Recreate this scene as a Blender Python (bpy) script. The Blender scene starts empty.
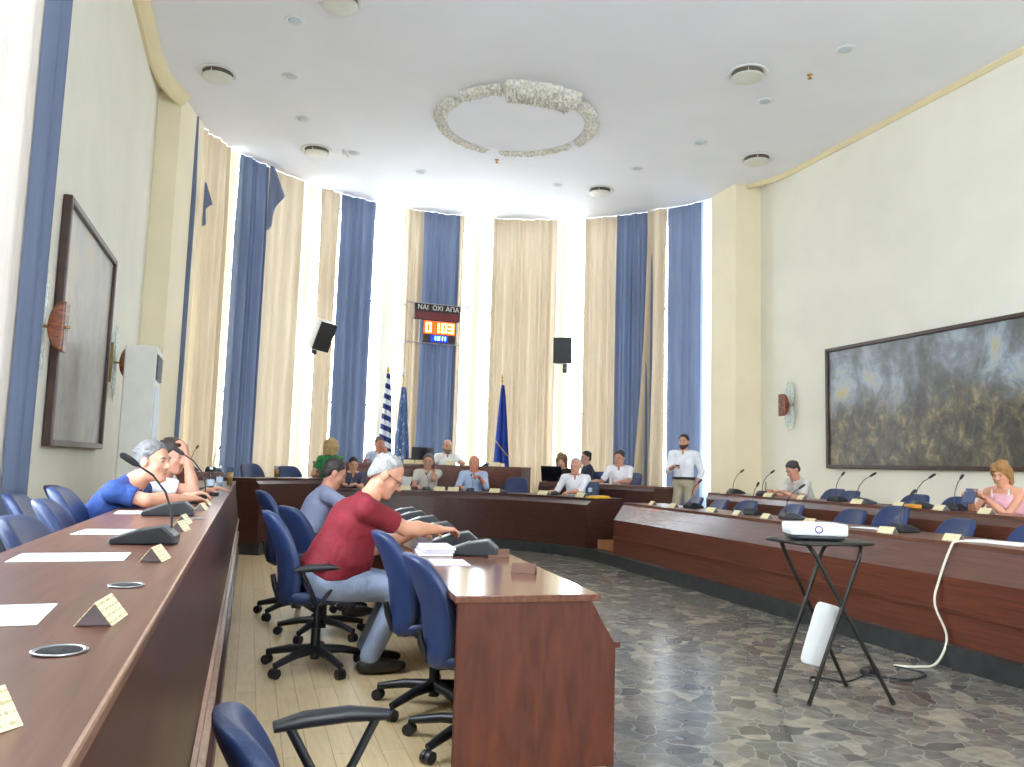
import bpy, math, random
import numpy as np
from mathutils import Vector, Matrix
random.seed(7)
rng = np.random.default_rng(7)
S = bpy.context.scene
COL = S.collection
PI = math.pi
R = math.radians
V = Vector

# ------------------------------------------------------------------ materials
def lin(c):
    return tuple(((x / 255) / 12.92 if x / 255 <= .04045 else ((x / 255 + .055) / 1.055) ** 2.4) for x in c) + (1.0,)

def new_mat(name):
    m = bpy.data.materials.new(name)
    m.use_nodes = True
    nt = m.node_tree
    b = nt.nodes['Principled BSDF']
    return m, nt, b

def N(nt, t, **kw):
    n = nt.nodes.new(t)
    for k, v in kw.items():
        setattr(n, k, v)
    return n

def L(nt, a, b):
    nt.links.new(a, b)

def ramp(nt, stops):
    r = N(nt, 'ShaderNodeValToRGB')
    e = r.color_ramp.elements
    while len(e) > 1:
        e.remove(e[-1])
    e[0].position, e[0].color = stops[0][0], lin(stops[0][1])
    for p, c in stops[1:]:
        x = e.new(p)
        x.color = lin(c)
    return r

def coords(nt, scale=(1, 1, 1), rot=(0, 0, 0), kind='Object'):
    t = N(nt, 'ShaderNodeTexCoord')
    mp = N(nt, 'ShaderNodeMapping')
    mp.inputs['Scale'].default_value = scale
    mp.inputs['Rotation'].default_value = rot
    L(nt, t.outputs[kind], mp.inputs['Vector'])
    return mp.outputs['Vector']

def simple(name, col, rough=.5, metal=0., var=.06, vscale=6., bump=0., bscale=40., spec=.5):
    """plain surface with a slight procedural mottling"""
    m, nt, b = new_mat(name)
    vec = coords(nt)
    n = N(nt, 'ShaderNodeTexNoise')
    n.inputs['Scale'].default_value = vscale
    n.inputs['Detail'].default_value = 3
    L(nt, vec, n.inputs['Vector'])
    lo = tuple(max(0, c * (1 - var)) for c in col)
    hi = tuple(min(255, c * (1 + var)) for c in col)
    r = ramp(nt, [(.3, lo), (.7, hi)])
    L(nt, n.outputs['Fac'], r.inputs['Fac'])
    L(nt, r.outputs['Color'], b.inputs['Base Color'])
    b.inputs['Roughness'].default_value = rough
    b.inputs['Metallic'].default_value = metal
    b.inputs['Specular IOR Level'].default_value = spec
    if bump:
        n2 = N(nt, 'ShaderNodeTexNoise')
        n2.inputs['Scale'].default_value = bscale
        L(nt, vec, n2.inputs['Vector'])
        bp = N(nt, 'ShaderNodeBump')
        bp.inputs['Strength'].default_value = bump
        bp.inputs['Distance'].default_value = .01
        L(nt, n2.outputs['Fac'], bp.inputs['Height'])
        L(nt, bp.outputs['Normal'], b.inputs['Normal'])
    return m

def wood(name, dark, light, scale=(1, 14, 14), rough=.3, spec=.5, coat=0.):
    m, nt, b = new_mat(name)
    vec = coords(nt, scale)
    n = N(nt, 'ShaderNodeTexNoise')
    n.inputs['Scale'].default_value = 3.0
    n.inputs['Detail'].default_value = 6
    n.inputs['Distortion'].default_value = .6
    L(nt, vec, n.inputs['Vector'])
    r = ramp(nt, [(.3, dark), (.7, light)])
    L(nt, n.outputs['Fac'], r.inputs['Fac'])
    L(nt, r.outputs['Color'], b.inputs['Base Color'])
    b.inputs['Roughness'].default_value = rough
    b.inputs['Specular IOR Level'].default_value = spec
    b.inputs['Coat Weight'].default_value = coat
    b.inputs['Coat Roughness'].default_value = .12
    return m

def cloth_mat(name, col, trans=.35, var=.035):
    m, nt, b = new_mat(name)
    out = nt.nodes['Material Output']
    nt.nodes.remove(b)
    vec = coords(nt, (6, 6, .35))
    n = N(nt, 'ShaderNodeTexNoise')
    n.inputs['Scale'].default_value = 2.5
    L(nt, vec, n.inputs['Vector'])
    r = ramp(nt, [(.3, tuple(c * (1 - var) for c in col)), (.7, tuple(min(255, c * (1 + var)) for c in col))])
    L(nt, n.outputs['Fac'], r.inputs['Fac'])
    d = N(nt, 'ShaderNodeBsdfDiffuse')
    t = N(nt, 'ShaderNodeBsdfTranslucent')
    mx = N(nt, 'ShaderNodeMixShader')
    mx.inputs[0].default_value = trans
    L(nt, r.outputs['Color'], d.inputs['Color'])
    L(nt, r.outputs['Color'], t.inputs['Color'])
    L(nt, d.outputs[0], mx.inputs[1])
    L(nt, t.outputs[0], mx.inputs[2])
    L(nt, mx.outputs[0], out.inputs['Surface'])
    return m

def glass_mat(name, tint=(245, 250, 252), gloss=.06):
    m, nt, b = new_mat(name)
    out = nt.nodes['Material Output']
    nt.nodes.remove(b)
    t = N(nt, 'ShaderNodeBsdfTransparent')
    t.inputs['Color'].default_value = lin(tint)
    g = N(nt, 'ShaderNodeBsdfGlossy')
    g.inputs['Roughness'].default_value = .03
    f = N(nt, 'ShaderNodeLayerWeight')
    f.inputs['Blend'].default_value = .25
    pw = N(nt, 'ShaderNodeMath', operation='POWER')
    L(nt, f.outputs['Facing'], pw.inputs[0])
    pw.inputs[1].default_value = 3.0
    sc_ = N(nt, 'ShaderNodeMath', operation='MULTIPLY_ADD')
    L(nt, pw.outputs[0], sc_.inputs[0])
    sc_.inputs[1].default_value = .4
    sc_.inputs[2].default_value = .04
    mx = N(nt, 'ShaderNodeMixShader')
    L(nt, sc_.outputs[0], mx.inputs[0])
    L(nt, t.outputs[0], mx.inputs[1])
    L(nt, g.outputs[0], mx.inputs[2])
    L(nt, mx.outputs[0], out.inputs['Surface'])
    return m

def glow(name, col, strength):
    m, nt, b = new_mat(name)
    b.inputs['Base Color'].default_value = lin(col)
    b.inputs['Emission Color'].default_value = lin(col)
    b.inputs['Emission Strength'].default_value = strength
    return m

def paving_mat():
    m, nt, b = new_mat('crazy paving')
    vec = coords(nt)
    nz = N(nt, 'ShaderNodeTexNoise')
    nz.inputs['Scale'].default_value = 3
    L(nt, vec, nz.inputs['Vector'])
    add = N(nt, 'ShaderNodeMixRGB', blend_type='ADD')
    add.inputs[0].default_value = .34
    L(nt, vec, add.inputs[1])
    L(nt, nz.outputs['Color'], add.inputs[2])
    v1 = N(nt, 'ShaderNodeTexVoronoi', feature='DISTANCE_TO_EDGE')
    v1.inputs['Scale'].default_value = 7.4
    v2 = N(nt, 'ShaderNodeTexVoronoi', feature='F1')
    v2.inputs['Scale'].default_value = 7.4
    L(nt, add.outputs[0], v1.inputs['Vector'])
    L(nt, add.outputs[0], v2.inputs['Vector'])
    sep = N(nt, 'ShaderNodeSeparateColor')
    L(nt, v2.outputs['Color'], sep.inputs[0])
    rc = ramp(nt, [(0, (74, 70, 66)), (.3, (118, 112, 102)), (.55, (92, 92, 88)), (.78, (148, 138, 122)), (1, (66, 66, 65))])
    L(nt, sep.outputs[0], rc.inputs['Fac'])
    n3 = N(nt, 'ShaderNodeTexNoise')
    n3.inputs['Scale'].default_value = 14
    n3.inputs['Detail'].default_value = 5
    L(nt, vec, n3.inputs['Vector'])
    mot = N(nt, 'ShaderNodeMixRGB', blend_type='OVERLAY')
    mot.inputs[0].default_value = .6
    L(nt, rc.outputs['Color'], mot.inputs[1])
    L(nt, n3.outputs['Fac'], mot.inputs[2])
    re = ramp(nt, [(0, (255, 255, 255)), (.012, (235, 235, 235)), (.034, (0, 0, 0))])
    L(nt, v1.outputs['Distance'], re.inputs['Fac'])
    mx = N(nt, 'ShaderNodeMixRGB')
    L(nt, re.outputs['Color'], mx.inputs[0])
    L(nt, mot.outputs[0], mx.inputs[1])
    mx.inputs[2].default_value = lin((140, 136, 126))
    L(nt, mx.outputs[0], b.inputs['Base Color'])
    b.inputs['Roughness'].default_value = .22
    return m

def parquet_mat():
    m, nt, b = new_mat('oak parquet')
    vec = coords(nt, (1, 1, 1), (0, 0, PI / 2))
    br = N(nt, 'ShaderNodeTexBrick')
    br.inputs['Scale'].default_value = 1
    br.inputs['Brick Width'].default_value = 1.1
    br.inputs['Row Height'].default_value = .11
    br.inputs['Mortar Size'].default_value = .0018
    br.inputs['Color1'].default_value = lin((222, 198, 156))
    br.inputs['Color2'].default_value = lin((208, 182, 138))
    br.inputs['Mortar'].default_value = lin((160, 132, 94))
    L(nt, vec, br.inputs['Vector'])
    n = N(nt, 'ShaderNodeTexNoise')
    n.inputs['Scale'].default_value = 5
    n.inputs['Detail'].default_value = 6
    L(nt, coords(nt, (9, 1, 1)), n.inputs['Vector'])
    mx = N(nt, 'ShaderNodeMixRGB', blend_type='OVERLAY')
    mx.inputs[0].default_value = .3
    L(nt, br.outputs['Color'], mx.inputs[1])
    L(nt, n.outputs['Fac'], mx.inputs[2])
    L(nt, mx.outputs[0], b.inputs['Base Color'])
    b.inputs['Roughness'].default_value = .35
    return m

def painting_mat(name, kind):
    m, nt, b = new_mat(name)
    t = N(nt, 'ShaderNodeTexCoord')
    gen = t.outputs['Generated']
    sp = N(nt, 'ShaderNodeSeparateXYZ')
    L(nt, gen, sp.inputs[0])
    mp = N(nt, 'ShaderNodeMapping')
    L(nt, t.outputs['Object'], mp.inputs['Vector'])
    mp.inputs['Scale'].default_value = (1, 1, .75)
    n1 = N(nt, 'ShaderNodeTexNoise')
    n1.inputs['Scale'].default_value = 1.5
    n1.inputs['Detail'].default_value = 10
    n1.inputs['Roughness'].default_value = .66
    n1.inputs['Distortion'].default_value = .35
    L(nt, mp.outputs[0], n1.inputs['Vector'])
    n2 = N(nt, 'ShaderNodeTexNoise')
    n2.inputs['Scale'].default_value = 5.0
    n2.inputs['Detail'].default_value = 8
    n2.inputs['Roughness'].default_value = .7
    n2.inputs['Distortion'].default_value = .5
    L(nt, mp.outputs[0], n2.inputs['Vector'])
    if kind == 'battle':
        sky = ramp(nt, [(.30, (78, 82, 82)), (.42, (104, 108, 108)), (.52, (130, 138, 144)), (.59, (160, 170, 182)), (.64, (176, 176, 160)), (.70, (176, 168, 112))])
        land = ramp(nt, [(.30, (50, 48, 46)), (.42, (72, 68, 62)), (.50, (94, 86, 70)), (.58, (120, 108, 84)), (.66, (158, 144, 112)), (.75, (72, 82, 100))])
        lo, hi = .42, .72
    else:
        sky = ramp(nt, [(.30, (150, 150, 148)), (.5, (178, 173, 162)), (.62, (192, 178, 144)), (.72, (206, 190, 146))])
        land = ramp(nt, [(.30, (118, 117, 113)), (.5, (146, 141, 132)), (.65, (162, 154, 138)), (.75, (172, 160, 138))])
        lo, hi = .3, .75
    L(nt, n1.outputs['Fac'], sky.inputs['Fac'])
    L(nt, n2.outputs['Fac'], land.inputs['Fac'])
    # height on the canvas, disturbed by noise, chooses between sky and crowd
    ad = N(nt, 'ShaderNodeMath', operation='MULTIPLY_ADD')
    L(nt, n1.outputs['Fac'], ad.inputs[0])
    ad.inputs[1].default_value = .55
    L(nt, sp.outputs['Z'], ad.inputs[2])
    mr = N(nt, 'ShaderNodeMapRange')
    mr.inputs['From Min'].default_value = lo + .27
    mr.inputs['From Max'].default_value = hi + .27
    L(nt, ad.outputs[0], mr.inputs['Value'])
    mx = N(nt, 'ShaderNodeMixRGB')
    L(nt, mr.outputs[0], mx.inputs[0])
    L(nt, land.outputs['Color'], mx.inputs[1])
    L(nt, sky.outputs['Color'], mx.inputs[2])
    L(nt, mx.outputs[0], b.inputs['Base Color'])
    b.inputs['Roughness'].default_value = .35
    return m

def card_mat():
    """cream card with faint lines of print on it"""
    m, nt, b = new_mat('printed card')
    vec = coords(nt, (1, 1, 1))
    w = N(nt, 'ShaderNodeTexWave', wave_type='BANDS', bands_direction='Z', wave_profile='SIN')
    w.inputs['Scale'].default_value = 17
    L(nt, vec, w.inputs['Vector'])
    n = N(nt, 'ShaderNodeTexNoise')
    n.inputs['Scale'].default_value = 1
    n.inputs['Detail'].default_value = 1
    mp = N(nt, 'ShaderNodeMapping')
    mp.inputs['Scale'].default_value = (110, 3, 40)
    L(nt, vec, mp.inputs['Vector'])
    L(nt, mp.outputs[0], n.inputs['Vector'])
    mu = N(nt, 'ShaderNodeMath', operation='MULTIPLY')
    L(nt, w.outputs['Fac'], mu.inputs[0])
    L(nt, n.outputs['Fac'], mu.inputs[1])
    r = ramp(nt, [(.36, (236, 222, 178)), (.5, (186, 170, 128))])
    L(nt, mu.outputs[0], r.inputs['Fac'])
    L(nt, r.outputs['Color'], b.inputs['Base Color'])
    b.inputs['Roughness'].default_value = .5
    return m

def flag_mat(name, kind):
    m, nt, b = new_mat(name)
    vec = coords(nt, (1, 1, 1))
    if kind == 'stripes':
        w = N(nt, 'ShaderNodeTexWave', wave_type='BANDS', bands_direction='Z', wave_profile='SIN')
        mp = N(nt, 'ShaderNodeMapping')
        mp.inputs['Rotation'].default_value = (0, R(-22), 0)
        L(nt, vec, mp.inputs['Vector'])
        L(nt, mp.outputs[0], w.inputs['Vector'])
        w.inputs['Scale'].default_value = 1.55
        r = ramp(nt, [(.47, (28, 52, 122)), (.53, (235, 238, 245))])
        L(nt, w.outputs['Fac'], r.inputs['Fac'])
    elif kind == 'pale':
        w = N(nt, 'ShaderNodeTexNoise')
        mp = N(nt, 'ShaderNodeMapping')
        mp.inputs['Scale'].default_value = (4, 4, 1.6)
        L(nt, vec, mp.inputs['Vector'])
        L(nt, mp.outputs[0], w.inputs['Vector'])
        r = ramp(nt, [(.55, (98, 124, 170)), (.66, (190, 205, 228))])
        L(nt, w.outputs['Fac'], r.inputs['Fac'])
    else:
        w = N(nt, 'ShaderNodeTexNoise')
        L(nt, vec, w.inputs['Vector'])
        r = ramp(nt, [(.3, (28, 58, 150)), (.7, (36, 72, 172))])
        L(nt, w.outputs['Fac'], r.inputs['Fac'])
    L(nt, r.outputs['Color'], b.inputs['Base Color'])
    b.inputs['Roughness'].default_value = .7
    return m

M = {}
M['wall'] = simple('wall paint', (232, 229, 215), .8, var=.015, vscale=1.2)
M['pillar'] = simple('pillar paint', (238, 228, 198), .8, var=.015, vscale=1.2)
M['cove'] = simple('cove paint', (226, 212, 172), .8, var=.015, vscale=1.2)
M['apse'] = simple('apse paint', (243, 241, 230), .8, var=.015, vscale=1.2)
M['ceiling'] = simple('ceiling paint', (230, 232, 238), .85, var=.01, vscale=1.)
M['plaster'] = simple('ornament plaster', (216, 213, 203), .8, var=.14, vscale=22, bump=.6, bscale=60)
M['paving'] = paving_mat()
M['parquet'] = parquet_mat()
M['plinth'] = simple('dark stone', (52, 54, 54), .35, var=.15, vscale=9)
M['wood'] = wood('mahogany veneer', (84, 44, 32), (112, 62, 44), (4, .7, 20), .34)
M['wood_dark'] = wood('dark mahogany', (56, 32, 26), (78, 46, 37), (4, .7, 20), .34)
M['wood_top'] = wood('desk top veneer', (98, 62, 50), (122, 82, 66), (14, .9, 6), .3)
M['wood_table'] = wood('table veneer', (98, 62, 50), (122, 82, 66), (14, .9, 6), .13)
M['wood_panel'] = wood('shaded red table side', (74, 36, 26), (98, 52, 37), (6, 6, 1.2), .45, spec=.3)  # red-brown veneer, darkened to stand for weak light on the table end
M['wood_edge'] = wood('light edging', (150, 118, 98), (186, 154, 132), (8, 8, 8), .3)
M['wood_facet'] = wood('sloped veneer', (84, 54, 46), (102, 68, 58), (6, .7, 14), .25, coat=.4)
M['step'] = wood('step wood', (150, 96, 62), (176, 120, 80), (6, 2, 2), .4)
M['blue'] = simple('blue upholstery', (36, 53, 94), .42, var=.08, vscale=8, bump=.12, bscale=120)
M['black'] = simple('black plastic', (28, 28, 31), .4, var=.1)
M['charcoal'] = simple('charcoal plastic', (42, 44, 48), .38, var=.08)
M['metal'] = simple('brushed metal', (168, 170, 172), .3, 1., var=.05)
M['tube'] = simple('dark tube', (48, 46, 42), .35, .5, var=.1)
M['white'] = simple('white plastic', (226, 227, 226), .4, var=.02)
M['ivory'] = simple('ivory plastic', (214, 214, 204), .45, var=.02)
M['paper'] = simple('paper', (240, 240, 242), .7, var=.01)
M['lilac'] = simple('lilac paper', (206, 200, 222), .7, var=.02)
M['card'] = card_mat()
M['card_back'] = simple('brown card', (98, 64, 48), .5, var=.08)
M['card_end'] = simple('grey card', (104, 92, 94), .5, var=.06)
M['frame'] = wood('dark frame', (52, 34, 30), (74, 50, 42), (3, 3, 3), .35)
M['canvas_battle'] = painting_mat('oil canvas of a crowd under a stormy sky', 'battle')
M['canvas_grey'] = painting_mat('grey landscape canvas', 'grey')
M['beige'] = cloth_mat('beige curtain cloth', (203, 187, 163), .075)
M['bluecloth'] = cloth_mat('blue curtain cloth', (116, 127, 152), .055)
M['ivory_cloth'] = cloth_mat('ivory curtain cloth', (226, 217, 208), .05, .02)
M['cream'] = cloth_mat('cream net curtain', (240, 231, 204), .14, .04)
M['sheer'] = cloth_mat('pale blue sheer', (206, 222, 240), .2)
M['glass'] = glass_mat('window glass')
M['drink_glass'] = glass_mat('clear plastic', (225, 235, 240))
M['crystal'] = simple('crystal leaf glass', (214, 226, 218), .15, var=.14, vscale=30, bump=.8, bscale=50)
M['amber'] = wood('brown glass shade', (84, 40, 28), (142, 74, 36), (3, 3, 14), .25)
M['foam'] = simple('foam', (52, 50, 52), .95, var=.2, vscale=80, bump=.8, bscale=300)
M['orange'] = simple('orange drink', (222, 150, 60), .3, var=.1)
M['yellow'] = simple('yellow folder', (226, 178, 40), .5, var=.05)
M['cable'] = simple('cream cable', (214, 208, 190), .5, var=.03)
M['red'] = simple('red plastic', (170, 40, 36), .4)
M['bronze'] = simple('brass', (176, 140, 76), .3, .9, var=.1)
M['gap'] = simple('lamp recess', (112, 104, 92), .7, var=.1)  # dark tone paints the shade inside the large lamps
M['lens'] = simple('frosted lamp glass', (186, 198, 206), .3, var=.03)
M['led_orange'] = glow('orange digits', (255, 214, 120), 5.)
M['led_back'] = glow('lit red panel', (255, 84, 10), 1.3)
M['led_blue'] = glow('blue digits', (150, 210, 255), 5.)
M['led_blue_back'] = glow('lit blue panel', (30, 50, 230), 1.0)
M['lens_lit'] = glow('projector lens light', (150, 140, 255), 3.)
M['lettering'] = simple('white lettering', (240, 240, 240), .5)
M['sign'] = simple('sign box', (46, 26, 28), .35, var=.1)
M['sign_red'] = simple('sign red band', (110, 34, 40), .35, var=.08)
M['flag_gr'] = flag_mat('blue and white striped flag', 'stripes')
M['flag_pale'] = flag_mat('pale blue flag', 'pale')
M['flag_eu'] = flag_mat('deep blue flag', 'blue')
M['gold'] = simple('gold braid', (206, 176, 96), .5)
M['sclera'] = simple('eye white', (150, 138, 130), .4, var=.03)
M['screen'] = simple('dark screen', (20, 20, 26), .2)

# ------------------------------------------------------------------ mesh helpers
class MB:
    def __init__(s):
        s.v, s.f, s.m, s.sm = [], [], [], []

    def add(s, vs, fs, mi=0, smooth=False):
        o = len(s.v)
        s.v += [tuple(v) for v in vs]
        for f in fs:
            s.f.append(tuple(i + o for i in f))
            s.m.append(mi)
            s.sm.append(smooth)
        return s

    def box(s, c, d, rz=0, mi=0, M4=None):
        x, y, z = d[0] / 2, d[1] / 2, d[2] / 2
        vs = [V((i * x, j * y, k * z)) for k in (-1, 1) for j in (-1, 1) for i in (-1, 1)]
        m = M4 if M4 is not None else Matrix.Translation(V(c)) @ Matrix.Rotation(rz, 4, 'Z')
        vs = [m @ v for v in vs]
        return s.add(vs, [(0, 2, 3, 1), (4, 5, 7, 6), (0, 1, 5, 4), (2, 6, 7, 3), (0, 4, 6, 2), (1, 3, 7, 5)], mi)

    def tube(s, pts, r, n=10, mi=0, cap=True):
        pts = [V(p) for p in pts]
        rs = r if isinstance(r, (list, tuple)) else [r] * len(pts)
        rings = []
        up = V((0, 0, 1))
        for i, p in enumerate(pts):
            t = (pts[min(i + 1, len(pts) - 1)] - pts[max(i - 1, 0)]).normalized()
            a = t.cross(up)
            if a.length < 1e-3:
                a = t.cross(V((1, 0, 0)))
            a.normalize()
            b = t.cross(a)
            rings.append([p + (a * math.cos(2 * PI * k / n) + b * math.sin(2 * PI * k / n)) * rs[i] for k in range(n)])
        vs = [v for g in rings for v in g]
        fs = []
        for i in range(len(pts) - 1):
            for k in range(n):
                k2 = (k + 1) % n
                fs.append((i * n + k, i * n + k2, (i + 1) * n + k2, (i + 1) * n + k))
        s.add(vs, fs, mi, True)
        if cap:
            s.add(rings[0], [tuple(range(n))[::-1]], mi)
            s.add(rings[-1], [tuple(range(n))], mi)
        return s

    def lathe(s, prof, c=(0, 0, 0), n=24, mi=0, M4=None, smooth=True):
        vs, fs = [], []
        for r, z in prof:
            for k in range(n):
                a = 2 * PI * k / n
                vs.append(V((r * math.cos(a), r * math.sin(a), z)))
        for i in range(len(prof) - 1):
            for k in range(n):
                k2 = (k + 1) % n
                fs.append((i * n + k, i * n + k2, (i + 1) * n + k2, (i + 1) * n + k))
        m = M4 if M4 is not None else Matrix.Translation(V(c))
        return s.add([m @ v for v in vs], fs, mi, smooth)

    def sq(s, c, rad, e1=.35, e2=.35, nu=28, nv=16, mi=0, fn=None, M4=None):
        """superellipsoid cushion; fn bends each point"""
        def sp(x, e):
            return math.copysign(abs(x) ** e, x)
        vs, fs = [], []
        for j in range(nv + 1):
            et = -PI / 2 + PI * j / nv
            for i in range(nu):
                om = -PI + 2 * PI * i / nu
                p = V((rad[0] * sp(math.cos(et), e1) * sp(math.cos(om), e2), rad[1] * sp(math.cos(et), e1) * sp(math.sin(om), e2), rad[2] * sp(math.sin(et), e1)))
                p = V(fn(p)) if fn else p
                p = (M4 @ p) if M4 is not None else p + V(c)
                vs.append(p)
        for j in range(nv):
            for i in range(nu):
                i2 = (i + 1) % nu
                fs.append((j * nu + i, j * nu + i2, (j + 1) * nu + i2, (j + 1) * nu + i))
        return s.add(vs, fs, mi, True)

    def prism(s, poly, a, b, axis='z', mi=0):
        """extrude a polygon between a and b along an axis"""
        def P(u, v, w):
            return {'z': (u, v, w), 'y': (u, w, v), 'x': (w, u, v)}[axis]
        n = len(poly)
        vs = [P(u, v, a) for u, v in poly] + [P(u, v, b) for u, v in poly]
        fs = [tuple(range(n))[::-1], tuple(range(n, 2 * n))]
        for i in range(n):
            j = (i + 1) % n
            fs.append((i, j, n + j, n + i))
        return s.add(vs, fs, mi)

    def sweep(s, path, prof, mi=0, closed=True, cap=True, smooth=False):
        """path: [(point2d, outward2d)], prof: [(offset, z)] swept along it"""
        n = len(prof)
        vs = [(p[0] + o[0] * u, p[1] + o[1] * u, z) for p, o in path for u, z in prof]
        fs = []
        for i in range(len(path) - 1):
            for k in range(n if closed else n - 1):
                k2 = (k + 1) % n
                fs.append((i * n + k, i * n + k2, (i + 1) * n + k2, (i + 1) * n + k))
        s.add(vs, fs, mi, smooth)
        if cap and closed:
            s.add(vs[:n], [tuple(range(n))[::-1]], mi)
            s.add(vs[-n:], [tuple(range(n))], mi)
        return s

    def mesh(s, name, mats):
        me = bpy.data.meshes.new(name)
        me.from_pydata(s.v, [], s.f)
        for m in (mats if isinstance(mats, (list, tuple)) else [mats]):
            me.materials.append(m)
        me.polygons.foreach_set('material_index', s.m)
        me.polygons.foreach_set('use_smooth', s.sm)
        me.update()
        return me

    def build(s, name, mats, parent=None, loc=None):
        o = bpy.data.objects.new(name, s.mesh(name, mats))
        COL.objects.link(o)
        import bmesh
        bm = bmesh.new()
        bm.from_mesh(o.data)
        bmesh.ops.recalc_face_normals(bm, faces=bm.faces)
        bm.to_mesh(o.data)
        bm.free()
        if parent is not None:
            o.parent = parent
        if loc is not None:
            o.location = loc
        return o

def bevel(o, w=.006, seg=2):
    m = o.modifiers.new('bevel', 'BEVEL')
    m.width = w
    m.segments = seg
    m.limit_method = 'ANGLE'
    m.angle_limit = R(40)
    return o

def tag(o, label=None, cat=None, group=None, kind=None):
    if label: o['label'] = label
    if cat: o['category'] = cat
    if group: o['group'] = group
    if kind: o['kind'] = kind
    return o

def empty(name, loc=(0, 0, 0), rz=0, label=None, cat=None, group=None):
    o = bpy.data.objects.new(name, None)
    o.empty_display_size = .1
    COL.objects.link(o)
    o.location = loc
    o.rotation_euler = (0, 0, rz)
    return tag(o, label, cat, group)

def struct(mb, name, mats):
    return tag(mb.build(name, mats), kind='structure')

def kids(o):
    return [c for c in bpy.data.objects if c.parent == o]

def copy_tree(o, parent=None, kd=None):
    c = o.copy()
    COL.objects.link(c)
    if parent is not None:
        c.parent = parent
    for ch in (TREE[o.name] if o.name in TREE else []):
        copy_tree(ch, c)
    return c

TREE = {}
def register(o):
    ks = kids(o)
    TREE[o.name] = ks
    for k in ks:
        register(k)

def place(proto, loc, rz, label, cat=None, group=None, used=set()):
    if proto.name not in used:
        used.add(proto.name)
        o = proto
    else:
        o = copy_tree(proto)
    o.location = loc
    o.rotation_euler = (0, 0, rz)
    return tag(o, label, cat, group)

# ------------------------------------------------------------------ the hall
HZ = 7.2
XL, XR = -1.75, 9.7
AC_, AR = V((3.95, 12.27)), 6.0        # apse circle and wall radius
YB = -3.0

def ap(deg, r=AR):
    return (AC_.x + r * math.cos(R(deg)), AC_.y + r * math.sin(R(deg)))

def arc_path(c, r, a0, a1, n):
    out = []
    for i in range(n + 1):
        a = R(a0 + (a1 - a0) * i / n)
        out.append(((c[0] + r * math.cos(a), c[1] + r * math.sin(a)), (math.cos(a), math.sin(a))))
    return out

# ground: stone paving in the middle, oak strip on the left
mb = MB()
mb.box((6.0, 7.5, -.05), (8.8, 22, .1))
struct(mb, 'floor', M['paving'])
mb = MB()
mb.box((-.05, 7.5, -.05), (3.3, 22, .1))
struct(mb, 'floor', M['parquet'])
# raised floors under the benches (dark stone kerb, wooden tread)
HC = (2.35, 10.55)                      # centre of the horseshoe of benches
def offpath(X0, Y0, X1, Y1, n=12):
    d = V((X1 - X0, Y1 - Y0)).normalized()
    o = (d.y, -d.x)
    return [((X0 + (X1 - X0) * i / n, Y0 + (Y1 - Y0) * i / n), o) for i in range(n + 1)]

plat = offpath(4.78, -2.9, 4.80, 10.55, 14) + arc_path(HC, 2.45, 3, 152, 48)
mb = MB()
mb.sweep(plat, [(0, 0), (0, .15), (1.62, .15), (1.62, 0)])
struct(mb, 'trim_1', M['plinth'])
mb = MB()
plat_t = offpath(4.80, -2.9, 4.82, 10.55, 14) + arc_path(HC, 2.47, 3, 152, 48)
mb.sweep(plat_t, [(.45, .15), (.45, .158), (1.6, .158), (1.6, .15)])
struct(mb, 'floor', M['step'])
mb = MB()
plat2 = offpath(6.32, -2.9, 6.42, 10.55, 14) + arc_path(HC, 4.05, 3, 165, 40)
mb.sweep(plat2, [(0, 0), (0, .32), (3.25, .32), (3.25, 0)])
struct(mb, 'floor', M['parquet'])
mb = MB()
mb.box(((XL - .12) / 2, 4.1, .14), (-XL - .12, 14.2, .28))
struct(mb, 'floor', M['parquet'])

# ceiling
mb = MB()
mb.box((3.97, 7.4, HZ + .1), (13, 22, .2))
struct(mb, 'ceiling', M['ceiling'])

def wall_x(X, holes, y0, y1, side, name, mat, th=.25):
    """wall in the YZ plane with rectangular holes (y0,y1,z0,z1)"""
    mb = MB()
    cx = X + side * th / 2
    ys = y0
    for a, b, z0, z1 in sorted(holes):
        mb.box((cx, (ys + a) / 2, HZ / 2), (th, a - ys, HZ))
        mb.box((cx, (a + b) / 2, z0 / 2), (th, b - a, z0))
        mb.box((cx, (a + b) / 2, (z1 + HZ) / 2), (th, b - a, HZ - z1))
        ys = b
    mb.box((cx, (ys + y1) / 2, HZ / 2), (th, y1 - ys, HZ))
    return struct(mb, name, mat)

def wall_y(Y, holes, x0, x1, name, mat, th=.25):
    mb = MB()
    cy = Y - th / 2
    xs = x0
    for a, b, z0, z1 in sorted(holes):
        mb.box(((xs + a) / 2, cy, HZ / 2), (a - xs, th, HZ))
        mb.box(((a + b) / 2, cy, z0 / 2), (b - a, th, z0))
        mb.box(((a + b) / 2, cy, (z1 + HZ) / 2), (b - a, th, HZ - z1))
        xs = b
    mb.box(((xs + x1) / 2, cy, HZ / 2), (x1 - xs, th, HZ))
    return struct(mb, name, mat)

LW = [(3.2, 6.0, .9, 6.9)]
wall_x(XL, LW, YB, 14.6, -1, 'wall_left', M['wall'])
wall_x(XR, [], YB, 14.6, 1, 'wall_right', M['wall'])
BACK_FILL = [(.6, 2.8, .9, 5.6), (5.4, 7.6, .9, 5.6)]  # added windows behind the camera, out of view, to fill the foreground with light
wall_y(YB, BACK_FILL, XL - .25, XR + .25, 'wall_back', M['wall'])

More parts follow.
